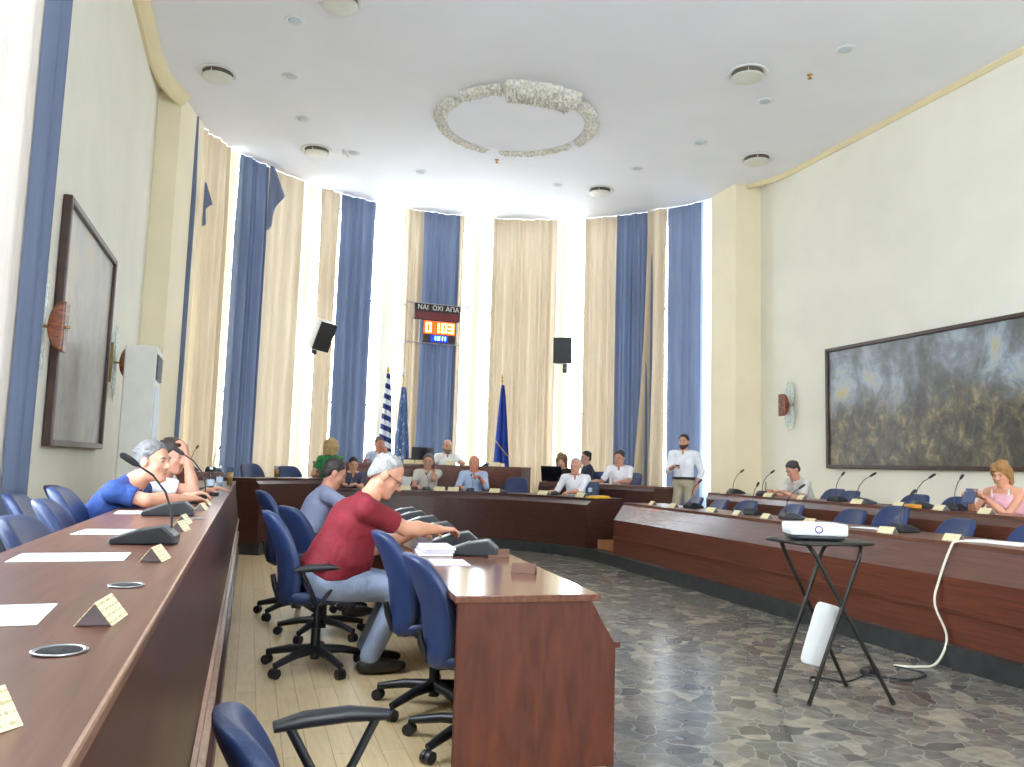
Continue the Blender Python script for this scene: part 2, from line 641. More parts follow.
# apse wall: piers with tall windows between
PIERS = [21, 41, 61, 81, 101, 121, 141, 161]
HW = 1.35
mb = MB()
for p in PIERS:
    a0, a1 = p - HW, p + HW
    if p == 21: a0 = 12
    if p == 161: a1 = 168
    mb.sweep(arc_path(AC_, AR, a0, a1, 6), [(0, 0), (0, HZ), (.35, HZ), (.35, 0)])
mb.sweep(arc_path(AC_, AR, 12, 168, 80), [(0.01, 0), (0.01, .85), (.34, .85), (.34, 0)])
mb.sweep(arc_path(AC_, AR, 12, 168, 80), [(0.01, 7.0), (0.01, HZ), (.34, HZ), (.34, 7.0)])
struct(mb, 'wall_apse', M['apse'])
def portal(loc, normal_in, w, h, name='daylight_portal'):
    """tells the renderer where the sky is seen through an opening"""
    ld = bpy.data.lights.new(name, 'AREA')
    ld.shape = 'RECTANGLE'
    ld.size, ld.size_y = w, h
    ld.cycles.is_portal = True
    o = bpy.data.objects.new(name, ld)
    COL.objects.link(o)
    o.location = loc
    o.rotation_euler = V(normal_in).to_track_quat('-Z', 'Y').to_euler()
    return o

wn = 0
for p0, p1 in zip(PIERS[:-1], PIERS[1:]):
    a0, a1 = p0 + HW, p1 - HW
    am = (a0 + a1) / 2
    wn += 1
    mb = MB()
    A, B = V(ap(a0, AR + .2)), V(ap(a1, AR + .2))
    ax = math.atan2((B - A).y, (B - A).x)
    wd = (B - A).length
    Mx = Matrix.Translation(((A.x + B.x) / 2, (A.y + B.y) / 2, 0)) @ Matrix.Rotation(ax, 4, 'Z')
    def bx(c, d): mb.box(c, d, M4=Mx @ Matrix.Translation(c))
    for u in (-wd / 2 + .03, 0, wd / 2 - .03):
        bx((u, 0, 3.92), (.06, .07, 6.1))
    for z in (.88, 2.6, 5.0, 6.97):
        bx((0, 0, z), (wd, .07, .06))
    w = struct(mb, 'window_%d' % wn, M['white'])
    mb = MB()
    bx((0, .0, 3.92), (wd, .008, 6.1))
    mb.build('pane', M['glass'], w)
    c = ap(am, AR + .45)
    portal((c[0], c[1], 3.92), (AC_.x - c[0], AC_.y - c[1], 0), wd + .1, 6.2)

for y0, y1, z0, z1 in LW:
    wn += 1
    mb = MB()
    for y in (y0 + .03, (y0 + y1) / 2, y1 - .03):
        mb.box((XL - .12, y, (z0 + z1) / 2), (.07, .06, z1 - z0))
    for z in (z0 + .03, 2.6, 5., z1 - .03):
        mb.box((XL - .12, (y0 + y1) / 2, z), (.07, y1 - y0, .06))
    w = struct(mb, 'window_%d' % wn, M['white'])
    mb = MB()
    mb.box((XL - .12, (y0 + y1) / 2, (z0 + z1) / 2), (.008, y1 - y0, z1 - z0))
    mb.build('pane', M['glass'], w)
    portal((XL - .3, (y0 + y1) / 2, (z0 + z1) / 2), (1, 0, 0), y1 - y0, z1 - z0)
for x0, x1, z0, z1 in BACK_FILL:
    wn += 1
    mb = MB()
    for x in (x0 + .03, (x0 + x1) / 2, x1 - .03):
        mb.box((x, YB - .12, (z0 + z1) / 2), (.06, .07, z1 - z0))
    for z in (z0 + .03, 2.6, 5., z1 - .03):
        mb.box(((x0 + x1) / 2, YB - .12, z), (x1 - x0, .07, .06))
    w = struct(mb, 'window_%d' % wn, M['white'])  # added unseen fill window, numbered on from the others
    mb = MB()
    mb.box(((x0 + x1) / 2, YB - .12, (z0 + z1) / 2), (x1 - x0, .008, z1 - z0))
    mb.build('pane', M['glass'], w)
    portal(((x0 + x1) / 2, YB - .3, (z0 + z1) / 2), (0, 1, 0), x1 - x0, z1 - z0)

# pillars at the mouth of the apse
mb = MB()
mb.prism([(XL - .2, 13.6), (-1.40, 13.6), (-1.12, 14.80), (XL - .2, 14.78)], 0, HZ)
struct(mb, 'wall_pillar_left', M['pillar'])
mb = MB()
mb.box(((XR + 9.1) / 2 + .1, 14.15, HZ / 2), (XR - 9.1 + .2, .9, HZ))
struct(mb, 'wall_pillar_right', M['pillar'])
# cornice strips along the side walls, curving in to the pillars
mb = MB()
cor = [((XL, YB), (1, 0)), ((XL, 12.2), (1, 0)), ((XL + .05, 12.8), (1, 0)), ((XL + .16, 13.25), (1, 0)), ((XL + .3, 13.62), (1, 0))]
mb.sweep(cor, [(0, HZ), (0, HZ - .2), (.05, HZ - .2), (.11, HZ - .15), (.16, HZ - .06), (.17, HZ)])
struct(mb, 'trim_2', M['cove'])
mb = MB()
cor = [((XR, YB), (-1, 0)), ((XR, 12.6), (-1, 0)), ((XR - .06, 13.1), (-1, 0)), ((XR - .3, 13.7), (-1, 0))]
mb.sweep(cor, [(0, HZ), (0, HZ - .08), (.03, HZ - .08), (.07, HZ - .03), (.07, HZ)])
struct(mb, 'trim_3', M['cove'])

# ------------------------------------------------------------------ curtains
def curtain(name, path_fn, length, z0, z1, mat, label, amp=.075, wl=.2, seed=0, flare=0., cat='curtain', group=None, skew=0.):
    """path_fn(u metres, depth) -> (x, y); pleats along u"""
    r = random.Random(seed)
    ph = r.random() * 6
    n = max(10, int(length / wl * 9))
    nz = 14
    vs, fs = [], []
    jit = [r.uniform(-.3, .3) for _ in range(8)]
    for j in range(nz + 1):
        t = j / nz
        z = z1 + (z0 - z1) * t
        for i in range(n + 1):
            u = length * i / n
            w = u + .03 * math.sin(2.1 * u / wl + jit[0] * 9)
            d = amp * (.35 + .65 * min(1, t * 5)) * math.sin(2 * PI * w / wl + ph + .25 * math.sin(3 * t + jit[1] * 5))
            d += amp * .4 * math.sin(2 * PI * w / (wl * 2.7) + jit[2] * 9)
            uu = u + (u / length - .5) * flare * t * t + skew * t * t
            vs.append(path_fn(uu, d) + (z,))
    for j in range(nz):
        for i in range(n):
            a = j * (n + 1) + i
            fs.append((a, a + 1, a + n + 2, a + n + 1))
    mb = MB()
    mb.add(vs, fs, 0, True)
    o = mb.build(name, mat)
    return tag(o, label, cat, group)

def apse_curtain(a_l, a_r, mat, label, name='curtain', r=5.74, **kw):
    ln = R(a_l - a_r) * r
    def fn(u, d):
        a = R(a_l) - u / r
        return (AC_.x + (r + d) * math.cos(a), AC_.y + (r + d) * math.sin(a))
    return curtain(name, fn, ln, kw.pop('z0', .34), kw.pop('z1', HZ - .01), M[mat], label, **kw)

c_b0 = apse_curtain(158.5, 155.8, 'bluecloth', 'blue curtain half hidden behind the left pillar', seed=1, r=5.6)
apse_curtain(153.5, 144.0, 'beige', 'beige curtain just right of the left pillar', seed=2)
c_b1 = apse_curtain(140.6, 133.2, 'bluecloth', 'blue curtain with swag, left side of the apse beside a cream strip', seed=3, wl=.13)
apse_curtain(133.4, 123.9, 'beige', 'beige curtain under the blue swag, left of the tilted loudspeaker', seed=4, wl=.26, amp=.035)
apse_curtain(119.6, 114.4, 'beige', 'beige curtain right behind the tilted loudspeaker', seed=5)
apse_curtain(114.6, 105.8, 'bluecloth', 'blue curtain right of the tilted loudspeaker', seed=6)
apse_curtain(98.8, 94.2, 'beige', 'narrow beige curtain left edge of the scoreboard window', seed=7)
apse_curtain(94.6, 85.6, 'bluecloth', 'blue curtain behind the voting scoreboard', seed=8)
apse_curtain(86.0, 84.4, 'beige', 'thin beige curtain strip right of the scoreboard', seed=9)
apse_curtain(77.6, 62.2, 'beige', 'wide beige curtain in the middle behind the deep blue flag', seed=10)
apse_curtain(55.6, 47.6, 'beige', 'beige curtain right of the upright black loudspeaker', seed=11, wl=.2)
apse_curtain(47.8, 38.6, 'bluecloth', 'dark blue curtain behind the white shirted man at the rear bench', seed=12, wl=.14)
apse_curtain(40.6, 35.6, 'beige', 'beige curtain flaring out towards the floor left of the standing man', seed=13, flare=.35, skew=-.2, r=5.68)
apse_curtain(35.8, 27.0, 'bluecloth', 'bright blue curtain behind the standing man', seed=14, wl=.2, amp=.035)
apse_curtain(27.4, 23.0, 'sheer', 'pale blue sheer curtain next to the right pillar', name='sheer_curtain', seed=15, wl=.2, amp=.03)

for a0, a1, l in [(143.6, 140.4, 'cream net curtain strip left of the swagged blue curtain'), (122.4, 119.3, 'cream net curtain strip behind the tilted loudspeaker bracket'),
                  (83.0, 80.2, 'cream net curtain strip left of the wide middle beige curtain'), (62.0, 60.1, 'cream net curtain strip behind the upright black loudspeaker')]:
    apse_curtain(a0, a1, 'cream', l, name='net_curtain', seed=int(a0), r=5.86, amp=.03, wl=.22, group='cream net curtain strips')

def swag(par, a, r, z, w, h, flip=1):
    """cascade of cloth hanging over the curtain edge"""
    vs, fs = [], []
    nu, nv = 10, 10
    for j in range(nv + 1):
        t = j / nv
        for i in range(nu + 1):
            u = i / nu
            lo = h * (.35 + .65 * (1 - u))
            aa = R(a) - flip * (u * w * (.3 + .7 * t) / r)
            rr = r - .06 - .05 * math.sin(u * 9) * t
            vs.append((AC_.x + rr * math.cos(aa), AC_.y + rr * math.sin(aa), z - lo * t - .05 * math.sin(u * 7) * t))
    for j in range(nv):
        for i in range(nu):
            q = j * (nu + 1) + i
            fs.append((q, q + 1, q + nu + 2, q + nu + 1))
    mb = MB()
    mb.add(vs, fs, 0, True)
    return mb.build('swag', M['bluecloth'], par)
swag(c_b1, 134.3, 5.66, HZ - .03, .42, 1.35)
swag(c_b0, 155.3, 5.55, HZ - 1.1, .26, .8)

# left wall near the camera: beige and blue curtain beside the window
curtain('curtain', lambda u, d: (XL + .17 + d, 5.30 + u), .98, .3, HZ - .02, M['ivory_cloth'], 'flat pale curtain at the left edge, nearest the bright window', amp=.02, wl=.5, seed=21)
curtain('curtain', lambda u, d: (XL + .20 + d, 6.20 + u), .55, .3, HZ - .02, M['bluecloth'], 'narrow blue curtain hanging on the left wall before the tall picture', amp=.05, wl=.33, seed=22)

# ------------------------------------------------------------------ ceiling fittings
def torus_piece(mb, c, rad, a0, a1, w, zd, n, seed, rows=7):
    r = random.Random(seed)
    vs, fs = [], []
    for i in range(n + 1):
        a = R(a0 + (a1 - a0) * i / n)
        e = min(1, min(i, n - i) / 4 + .25)
        for j in range(rows + 1):
            t = j / rows * 2 - 1
            prof = math.sqrt(max(0, 1 - t * t))
            bumpy = (.5 + .5 * r.random()) if 0 < j < rows else 0
            rr = rad + t * w / 2 * e + r.uniform(-.02, .02)
            vs.append((c[0] + rr * math.cos(a), c[1] + rr * math.sin(a), HZ - .004 - zd * prof * bumpy * e))
    m = rows + 1
    for i in range(n):
        for j in range(rows):
            fs.append((i * m + j, i * m + j + 1, (i + 1) * m + j + 1, (i + 1) * m + j))
    mb.add(vs, fs, 0, False)

RC = (4.0, 12.6)
ros = empty('ceiling_medallion', (0, 0, 0), 0, 'round plaster ceiling medallion ringed with carved garlands', 'ceiling ornament')
for k, (a0, a1, rad, w, zd) in enumerate([(22, 86, 1.3, .17, .1), (94, 158, 1.3, .17, .1), (166, 203, 1.3, .25, .13), (211, 243, 1.3, .25, .14), (297, 329, 1.3, .25, .14), (337, 374, 1.3, .25, .13)]):
    mb = MB()
    torus_piece(mb, RC, rad, a0, a1, w, zd, 60, k)
    mb.build('garland', M['plaster'], ros)
mb = MB()
torus_piece(mb, (RC[0], RC[1] + .25), 1.5, 247, 293, .56, .24, 58, 33, rows=26)
mb.build('shell_crest', M['plaster'], ros)
mb = MB()
mb.lathe([(1.2, HZ + .0), (1.2, HZ - .03), (1.16, HZ - .035), (1.14, HZ - .012), (0.001, HZ - .012)], (RC[0], RC[1], 0), 64)
mb.build('centre_disc', M['ceiling'], ros)

def big_lamp(x, y, label):
    t = empty('ceiling_lamp', (x, y, HZ), 0, label, 'ceiling lamp', 'large round ceiling lamps')
    mb = MB()
    mb.lathe([(.22, -.002), (.29, -.002), (.30, -.014), (.27, -.022), (.235, -.012), (.22, -.002)], n=32)
    mb.build('rim', M['white'], t)
    mb = MB()
    mb.lathe([(.001, -.004), (.235, -.004), (.235, -.006), (.001, -.006)], n=32)
    mb.build('recess_shade', M['gap'], t)  # flat disc on the ceiling, shade of a hollow put into its colour
    mb = MB()
    mb.lathe([(.001, -.1), (.13, -.098), (.205, -.088), (.23, -.078), (.23, -.07), (.001, -.07)], n=32)
    for k in range(3):
        a = k * 2.1
        mb.tube([(.18 * math.cos(a), .18 * math.sin(a), -.005), (.18 * math.cos(a), .18 * math.sin(a), -.072)], .008, 6)
    mb.build('diffuser', M['ivory'], t)
    return t
for x, y, l in [(-.82, 12.62, 'large round ceiling lamp nearest the left pillar top'), (6.64, 9.7, 'large round ceiling lamp right of the medallion, nearest the camera'),
                (8.69, 12.4, 'large round ceiling lamp beside the right pillar'), (6.71, 15.12, 'large round ceiling lamp above the apse, right half'),
                (.86, 15.18, 'large round ceiling lamp above the apse, left half'), (.75, 9.95, 'large round ceiling lamp cut by the top of the picture')]:
    big_lamp(x, y, l)

def downlight(x, y, label, dead=False):
    t = empty('downlight', (x, y, HZ), 0, label, 'downlight', 'small recessed downlights')
    mb = MB()
    mb.lathe([(.085, -.002), (.125, -.002), (.13, -.01), (.115, -.018), (.085, -.008)], n=24)
    mb.build('rim', M['white'], t)
    mb = MB()
    mb.lathe([(.001, -.004), (.09, -.004), (.09, -.01), (.05, -.02), (.001, -.022)], n=24)
    mb.build('lens', M['lens'], t)
    if dead:
        mb = MB()
        Mx = Matrix.Translation((-.16, .02, -.03)) @ Matrix.Rotation(.7, 4, 'Y')
        mb.lathe([(.001, 0), (.11, 0), (.12, -.01), (.001, -.014)], M4=Mx, n=18)
        mb.build('hanging_cover', M['white'], t)
    return t
for x, y, l, d in [(.22, 10.65, 'small downlight nearest the camera on the left of the ceiling', 0), (.25, 12.3, 'small downlight between two others left of the medallion', 0),
                   (.52, 13.85, 'small bright downlight on the left in the paler strip of ceiling', 0), (7.49, 8.64, 'small downlight furthest right and nearest the camera', 0),
                   (7.42, 10.37, 'small downlight just below the large lamp right of the medallion', 0), (7.33, 12.15, 'small downlight midway between medallion and right pillar', 0),
                   (6.86, 13.7, 'small downlight between the apse lamp and the right wall row', 0), (5.78, 15.18, 'small downlight over the apse just left of a large lamp', 0),
                   (2.93, 15.56, 'small downlight over the apse left of centre', 0), (1.53, 15.07, 'small downlight with a loose cover hanging open', 1)]:
    downlight(x, y, l, d)
for x, y, l in [(7.52, 9.42, 'tiny brass sprinkler head on the right of the ceiling'), (4.19, 14.35, 'tiny brass sprinkler head behind the medallion')]:
    mb = MB()
    mb.lathe([(.001, 0), (.045, 0), (.045, -.008), (.015, -.012), (.012, -.05), (.035, -.055), (.035, -.06), (.001, -.06)], n=14)
    tag(mb.build('sprinkler', M['bronze'], None, (x, y, HZ)), l, 'sprinkler')

# ------------------------------------------------------------------ benches
def seg_path(path, m=0):
    return path

def bench(label, path, zbase, ztop, depth, rail_z=None, facet=(0, .0), front_mat='wood', name='council_bench', top_mat='wood_top', edge=True, ends=(True, True), back_leg=True, facet_mat='wood_facet'):
    """path runs along the foot of the front; outward is away from the hall centre.
    facet=(run, drop): the upper strip of the front that leans back"""
    t = empty(name, (path[0][0][0], path[0][0][1], zbase), 0, label, 'council bench')
    inv = (-path[0][0][0], -path[0][0][1], -zbase)
    run, drop = facet
    def B(mb, nm, mt):
        o = mb.build(nm, mt, t)
        o.location = inv
        return o
    zf = ztop - drop
    mb = MB()
    mb.sweep(path, [(0, zbase), (0, zf), (.03, zf), (.03, zbase)])
    B(mb, 'front_panel', M[front_mat])
    if run or drop:
        mb = MB()
        mb.sweep(path, [(0, zf), (run, ztop - .03), (run + .03, ztop - .03), (.03, zf)])
        B(mb, 'sloped_panel', M[facet_mat])
    mb = MB()
    x0 = run - .015
    mb.sweep(path, [(x0 + .012, ztop - .03), (x0 + .012, ztop), (x0 + depth, ztop), (x0 + depth, ztop - .03)])
    B(mb, 'desktop', M[top_mat])
    if edge:
        mb = MB()
        mb.sweep(path, [(x0 + .009, ztop - .007), (x0 + .009, ztop + .0008), (x0 + .014, ztop + .0008), (x0 + .014, ztop - .007)])
        B(mb, 'edge_strip', M['wood_edge'])
    if rail_z:
        mb = MB()
        mb.sweep(path, [(-.02, rail_z - .012), (-.02, rail_z + .012), (0, rail_z + .012), (0, rail_z - .012)])
        B(mb, 'rail', M['wood'])
    for k, e in ((0, ends[0]), (-1, ends[1])):
        if not e: continue
        p, o = path[k]
        q = path[1][0] if k == 0 else path[-2][0]
        d = V((q[0] - p[0], q[1] - p[1])).normalized() * .03
        prof = [(0, zbase), (0, zf), (run, ztop - .031), (run + depth - .05, ztop - .031), (run + depth - .05, zbase)]
        mb = MB()
        e0 = ((p[0] + d.x * .05, p[1] + d.y * .05), o)
        e1 = ((p[0] + d.x, p[1] + d.y), o)
        mb.sweep([e0, e1], prof)
        B(mb, 'end_panel', M[front_mat])
    return t

# right side: front row and the raised row behind it
P1 = offpath(4.86, -1.5, 4.90, 10.35, 16)
bench('long front bench on the right, panelled above a dark stone kerb', P1, .15, .86, .66, .38, (.15, .24), 'wood', edge=False)
P2 = offpath(6.34, -1.5, 6.72, 10.9, 16)
bench('raised rear bench on the right below the large dark painting', P2, .32, 1.01, .62, None, (.03, .1), 'wood', facet_mat='wood_facet', edge=False)
# front of the horseshoe
P3 = arc_path(HC, 2.5, 12, 118, 44)
bench('dark curved bench facing the camera across the hall', P3, .15, .88, .62, None, (.1, .1), 'wood_dark', facet_mat='wood_dark', edge=False, top_mat='wood_dark')
P4 = arc_path(HC, 2.5, 119.5, 152, 16)
bench('taller dark curved bench at the far left corner', P4, .15, 1.05, .55, None, (.05, .08), 'wood_dark', facet_mat='wood_dark', edge=False, top_mat='wood_dark')
P5 = arc_path(HC, 4.08, 17, 50, 16)
bench('curved rear bench right of the rostrum, below the blue curtain', P5, .32, 1.06, .6, None, (.04, .08), 'wood_dark', facet_mat='wood_dark', edge=False)
P6 = arc_path(HC, 3.95, 54.2, 106, 22)
bench('high rostrum bench in the centre before the flags', P6, .32, 1.31, .65, .95, (.02, .1), 'wood', facet_mat='wood', edge=False, name='rostrum')
P7 = [((-.32, 11.32), (0, 1)), ((-.9, 11.32), (0, 1))]
bench('small dark side desk at the far end of the left row', P7, .28, 1.13, .5, None, (.02, .08), 'wood', facet_mat='wood', edge=False, name='side_desk')

mb = MB()
mb.box((0, 0, .065), (.34, .5, .13), .1)
tag(bevel(mb.build('wooden_step', M['step'], None, (5.12, 10.72, .158)), .008), 'small wooden step in the gap between the curved bench and the right front bench', 'step')

# left row, seen from above: desk with a tall near-vertical front
PL = [((-.10, -1.5 + i * .8), (-1, 0)) for i in range(17)]
t = bench('long dark red desk on the left with white papers', PL, 0, 1.02, .56, None, (.06, .50), 'wood_dark', facet_mat='wood_dark', name='council_bench')
mb = MB()
mb.sweep(PL, [(-.012, .495), (-.012, .525), (0, .535), (0, .485)])
mb.sweep(PL, [(-.02, .30), (-.02, .36), (0, .37), (0, .30)])
o = mb.build('rail', M['wood_edge'], t)
o.location = (.10, 1.5, 0)
mb = MB()
mb.sweep(PL, [(-.032, .0), (-.032, .16), (0, .18), (0, 0)])
o = mb.build('kickboard', M['wood_dark'], t)
o.location = (.10, 1.5, 0)

# middle table with shaped end panel
TA = R(-3.2)
TAB = Matrix.Translation((.9, 3.46, 0)) @ Matrix.Rotation(TA, 4, 'Z')
TL = 5.6
tb = empty('council_table', (.9, 3.46, 0), TA, 'reddish brown table with a slanted end panel in the middle of the hall', 'table')
prof = [(0, 0), (0, .728), (.62, .728), (.74, .53), (.74, 0)]
for nm, y0 in (('end_panel', .0), ('end_panel', TL / 2), ('end_panel', TL - .03)):
    mb = MB()
    mb.prism(prof if y0 == 0 else [(.1, 0), (.1, .728), (.62, .728), (.72, .53), (.72, 0)], y0, y0 + .03, 'y')
    bevel(mb.build(nm, M['wood_panel'], tb), .003)
mb = MB()
mb.box((.32, TL / 2, .744), (.67, TL + .03, .032))
bevel(mb.build('tabletop', M['wood_table'], tb), .004)
mb = MB()
mb.box((.725, TL / 2, .265), (.02, TL - .06, .53))
mb.build('front_panel', M['wood_panel'], tb)
mb = MB()
mb.prism([(.61, .728), (.63, .728), (.742, .535), (.722, .535)], .031, TL - .031, 'y')
mb.build('sloped_panel', M['wood_panel'], tb)
mb = MB()
mb.box((.745, TL / 2, .53), (.035, TL, .025))
mb.build('rail', M['wood_panel'], tb)
def tp(x, y, z=.76):
    v = TAB @ V((x, y, z))
    return (v.x, v.y, v.z)

# ------------------------------------------------------------------ office chairs
def make_chair():
    t = empty('office_chair')
    for k in range(5):
        a = 2 * PI * k / 5 + .3
        d = V((math.cos(a), math.sin(a), 0))
        mb = MB()
        mb.tube([d * .03 + V((0, 0, .12)), d * .17 + V((0, 0, .112)), d * .335 + V((0, 0, .078))], [.032, .027, .02], 8)
        mb.tube([d * .33 + V((0, 0, .08)), d * .33 + V((0, 0, .05))], .013, 8)
        lg = mb.build('leg', M['black'], t)
        mb = MB()
        s = V((-d.y, d.x, 0))
        for q in (-1, 1):
            c = d * .335 + V((0, 0, .031)) + s * .014 * q
            mb.tube([c - s * .011, c + s * .011], .031, 14)
        mb.build('caster', M['black'], lg)
    mb = MB()
    mb.tube([(0, 0, .06), (0, 0, .25)], .03, 14)
    mb.tube([(0, 0, .25), (0, 0, .42)], .02, 12)
    mb.box((0, -.02, .425), (.2, .24, .03))
    mb.build('post', M['black'], t)
    mb = MB()
    def sb(p):
        x, y, z = p
        return (x, y + .01, z + .468 - max(0, (y - .12)) ** 2 * .9 + .015 * (x / .25) ** 2)
    mb.sq((0, 0, 0), (.24, .235, .045), .45, .42, 36, 14, fn=sb)
    mb.build('seat', M['blue'], t)
    mb = MB()
    def bb(p):
        x, y, z = p
        h = z / .29
        w = .93 + .07 * math.cos(h * 2) - .06 * max(0, h)
        return (x * w, y - .245 - .07 * h + .035 * math.cos(h * 2.2) - .05 * (1 - (x / .24) ** 2) + .03, z + .71)
    mb.sq((0, 0, 0), (.23, .042, .29), .42, .5, 40, 22, fn=bb)
    mb.build('backrest', M['blue'], t)
    mb = MB()
    mb.tube([(0, -.05, .425), (0, -.19, .42), (0, -.245, .45), (0, -.275, .53), (0, -.29, .60)], [.02, .02, .02, .018, .016], 8)
    mb.build('back_bar', M['black'], t)
    for s in (-1, 1):
        mb = MB()
        mb.tube([(s * .2, -.06, .43), (s * .275, -.06, .44), (s * .29, -.09, .52), (s * .285, -.16, .655)], .013, 8)
        mb.tube([(s * .285, .08, .655), (s * .29, .02, .53), (s * .275, -.04, .44)], .013, 8)
        mb.tube([(s * .285, -.2, .655), (s * .285, -.12, .668), (s * .285, .0, .672), (s * .285, .11, .66)], [.016, .024, .024, .017], 10)
        mb.build('armrest', M['black'], t)
    return t

chair0 = make_chair()
register(chair0)
def chair(x, y, z, heading, label, group=None, sc=1.0, scz=None):
    o = place(chair0, (x, y, z), R(heading - 90), label, 'office chair', group)
    o.scale = (sc, sc, scz or sc)
    return o

chair(.47, 5.42, 0, 6, 'blue office chair under the man in the red shirt')
for o in (chair(1.04, 4.46, 0, 2, 'empty armless blue office chair beside the red shirted man, tucked under the table', scz=.955),
          chair(1.10, 3.84, 0, 2, 'empty armless blue office chair nearest the end of the table', scz=.90)):
    for c in [c for c in bpy.data.objects if c.parent == o and c.name.startswith('armrest')]:
        bpy.data.objects.remove(c)
nc = chair(.33, 2.02, 0, 6, 'dark blue office chair cut off at the bottom edge, nearest the camera', scz=.95)
for c in bpy.data.objects:            # its backrest is set lower
    if c.parent == nc and c.name.startswith('backrest'):
        c.location.z = -.21
chair(.44, 7.25, 0, 10, 'blue office chair under the man in the grey shirt', scz=1.06)
chair(.6, 6.4, 0, 20, 'blue office chair just behind the red shirted man', scz=.98)
for x, y, a, l, sz in [(-.60, 3.85, -6, 'blue office chair at the left desk nearest the camera', .78), (-.62, 4.5, 4, 'blue office chair at the left desk, second from the camera', .82),
                   (-.66, 4.98, 0, 'blue office chair at the left desk right behind the man in the blue polo', .86),
                   (-1.0, 5.5, 0, 'blue office chair under the man in the blue polo', .8), (-.98, 6.4, 0, 'blue office chair under the man holding his head', .82)]:
    chair(x, y, .28, a, l, 'chairs at the left desk', scz=sz)
r1 = ['leftmost empty blue chair of the right front row, before the standing man', 'second empty blue chair of the right front row, right of the standing man',
      'third empty blue chair of the right front row, before the rear bench end', 'fourth empty blue chair of the right front row, before the writing man',
      'fifth empty blue chair of the right front row, just above the projector', 'tall blue chair of the right front row right of the projector',
      'blue chair of the right front row left of the hanging white cable', 'blue chair at the right edge of the right front row']
for (x, y), l, sz in zip([(6.06, 10.6), (6.06, 9.95), (6.0, 9.17), (6.0, 8.27), (5.98, 7.21), (5.98, 6.63), (5.97, 5.86), (5.95, 5.04)], r1, [.80, .80, .82, .82, .82, .89, .82, .82]):
    chair(x, y, .15, 180 + random.uniform(-8, 8), l, 'chairs of the right front row', scz=sz)
for x, y, l in [(7.54, 9.08, 'empty blue chair of the rear right row beside the writing man'), (7.5, 7.87, 'empty blue chair of the rear right row in the middle'), (7.47, 7.25, 'empty blue chair of the rear right row nearest the woman in pink')]:
    chair(x, y, .32, 180 + random.uniform(-6, 6), l, 'chairs of the rear right row', scz=.81)
chair(7.76, 9.62, .32, 180, 'blue chair under the writing man', None, scz=.82)
chair(7.5, 6.36, .32, 188, 'blue chair under the woman in pink', None, scz=.8)
def face_c(x, y):
    return math.degrees(math.atan2(HC[1] - y, HC[0] - x))
for x, y, z, l, sz in [(.2, 13.15, .3, 'blue chair at the far left corner bench, left one', .95), (.75, 13.55, .32, 'blue chair at the far left corner bench, right one', .9),
                   (2.36, 14.0, .15, 'empty blue chair behind the head of the red shirted man', .98), (4.36, 13.35, .15, 'empty blue chair in the middle of the curved bench', .98),
                   (3.05, 15.5, .42, 'dark blue chair on the rostrum left of the chairman', 1.0), (4.45, 15.1, .42, 'dark blue chair on the rostrum beside the deep blue flag', .95),
                   (3.63, 15.3, .42, 'dark blue chair under the chairman', .95), (2.35, 15.5, .42, 'dark blue chair under the man covering his mouth', .95),
                   (3.0, 14.05, .15, 'blue chair under the man on the telephone', .95), (3.74, 13.8, .15, 'blue chair under the man in the light blue shirt', .95),
                   (5.3, 12.5, .15, 'blue chair under the white haired man', .95), (6.1, 13.8, .32, 'blue chair under the man in the dark suit', .95), (6.5, 13.3, .32, 'blue chair under the man in white at the rear bench', .95),
                   (5.5, 13.95, .32, 'blue chair under the woman in black', .95)]:
    chair(x, y, z, face_c(x, y), l, None, scz=sz)

# ------------------------------------------------------------------ things on the desks
def make_mic():
    """desk conference unit; local +Y points away from the sitter"""
    t = empty('conference_microphone')
    mb = MB()
    mb.prism([(-.13, 0), (.12, 0), (.12, .035), (.07, .075), (-.02, .06), (-.13, .022)], -.07, .07, 'x')
    bevel(mb.build('base', M['charcoal'], t), .008, 3)
    mb = MB()
    mb.prism([(-.115, .027), (-.02, .062), (-.02, .064), (-.115, .03)], -.05, .05, 'x')
    mb.build('key_panel', M['metal'], t)
    mb = MB()
    mb.tube([(-.03, .09, .06), (-.03, .085, .13), (-.03, .055, .21), (-.03, .0, .28), (-.03, -.07, .325)], .0046, 8)
    mb.build('gooseneck', M['black'], t)
    mb = MB()
    mb.tube([(-.03, -.06, .319), (-.03, -.073, .327), (-.03, -.10, .345), (-.03, -.125, .36), (-.03, -.132, .365)], [.008, .013, .015, .013, .006], 12)
    mb.build('windscreen', M['foam'], t)
    return t
mic0 = make_mic()
register(mic0)
def mic(x, y, z, facing, label, group='conference microphones', sc=1.):
    o = place(mic0, (x, y, z), R(facing - 90), label, 'microphone', group)
    o.scale = (sc,) * 3
    return o

def make_card(back=False):
    t = bpy.data.objects
    mb = MB()
    w, h, d = .2, .075, .06
    th = .003
    for s, mi in ((-1, 0), (1, 1)):
        mb.add([(-w / 2, s * d, 0), (w / 2, s * d, 0), (w / 2, 0, h), (-w / 2, 0, h), (-w / 2, s * (d - th * 1.5), 0), (w / 2, s * (d - th * 1.5), 0), (w / 2, 0, h - th * 1.5), (-w / 2, 0, h - th * 1.5)],
               [(0, 1, 2, 3), (4, 7, 6, 5), (0, 4, 5, 1), (0, 3, 7, 4), (1, 5, 6, 2)], mi)
    mb.prism([(-d * .96, 0.001), (d * .96, .001), (0, h * .95)], -w / 2 + .004, -w / 2 + .007, 'x', 2)
    mb.prism([(-d * .96, 0.001), (d * .96, .001), (0, h * .95)], w / 2 - .007, w / 2 - .004, 'x', 2)
    o = mb.build('name_card', [M['card'], M['card'], M['card_end']])
    return o
card0 = make_card()
register(card0)
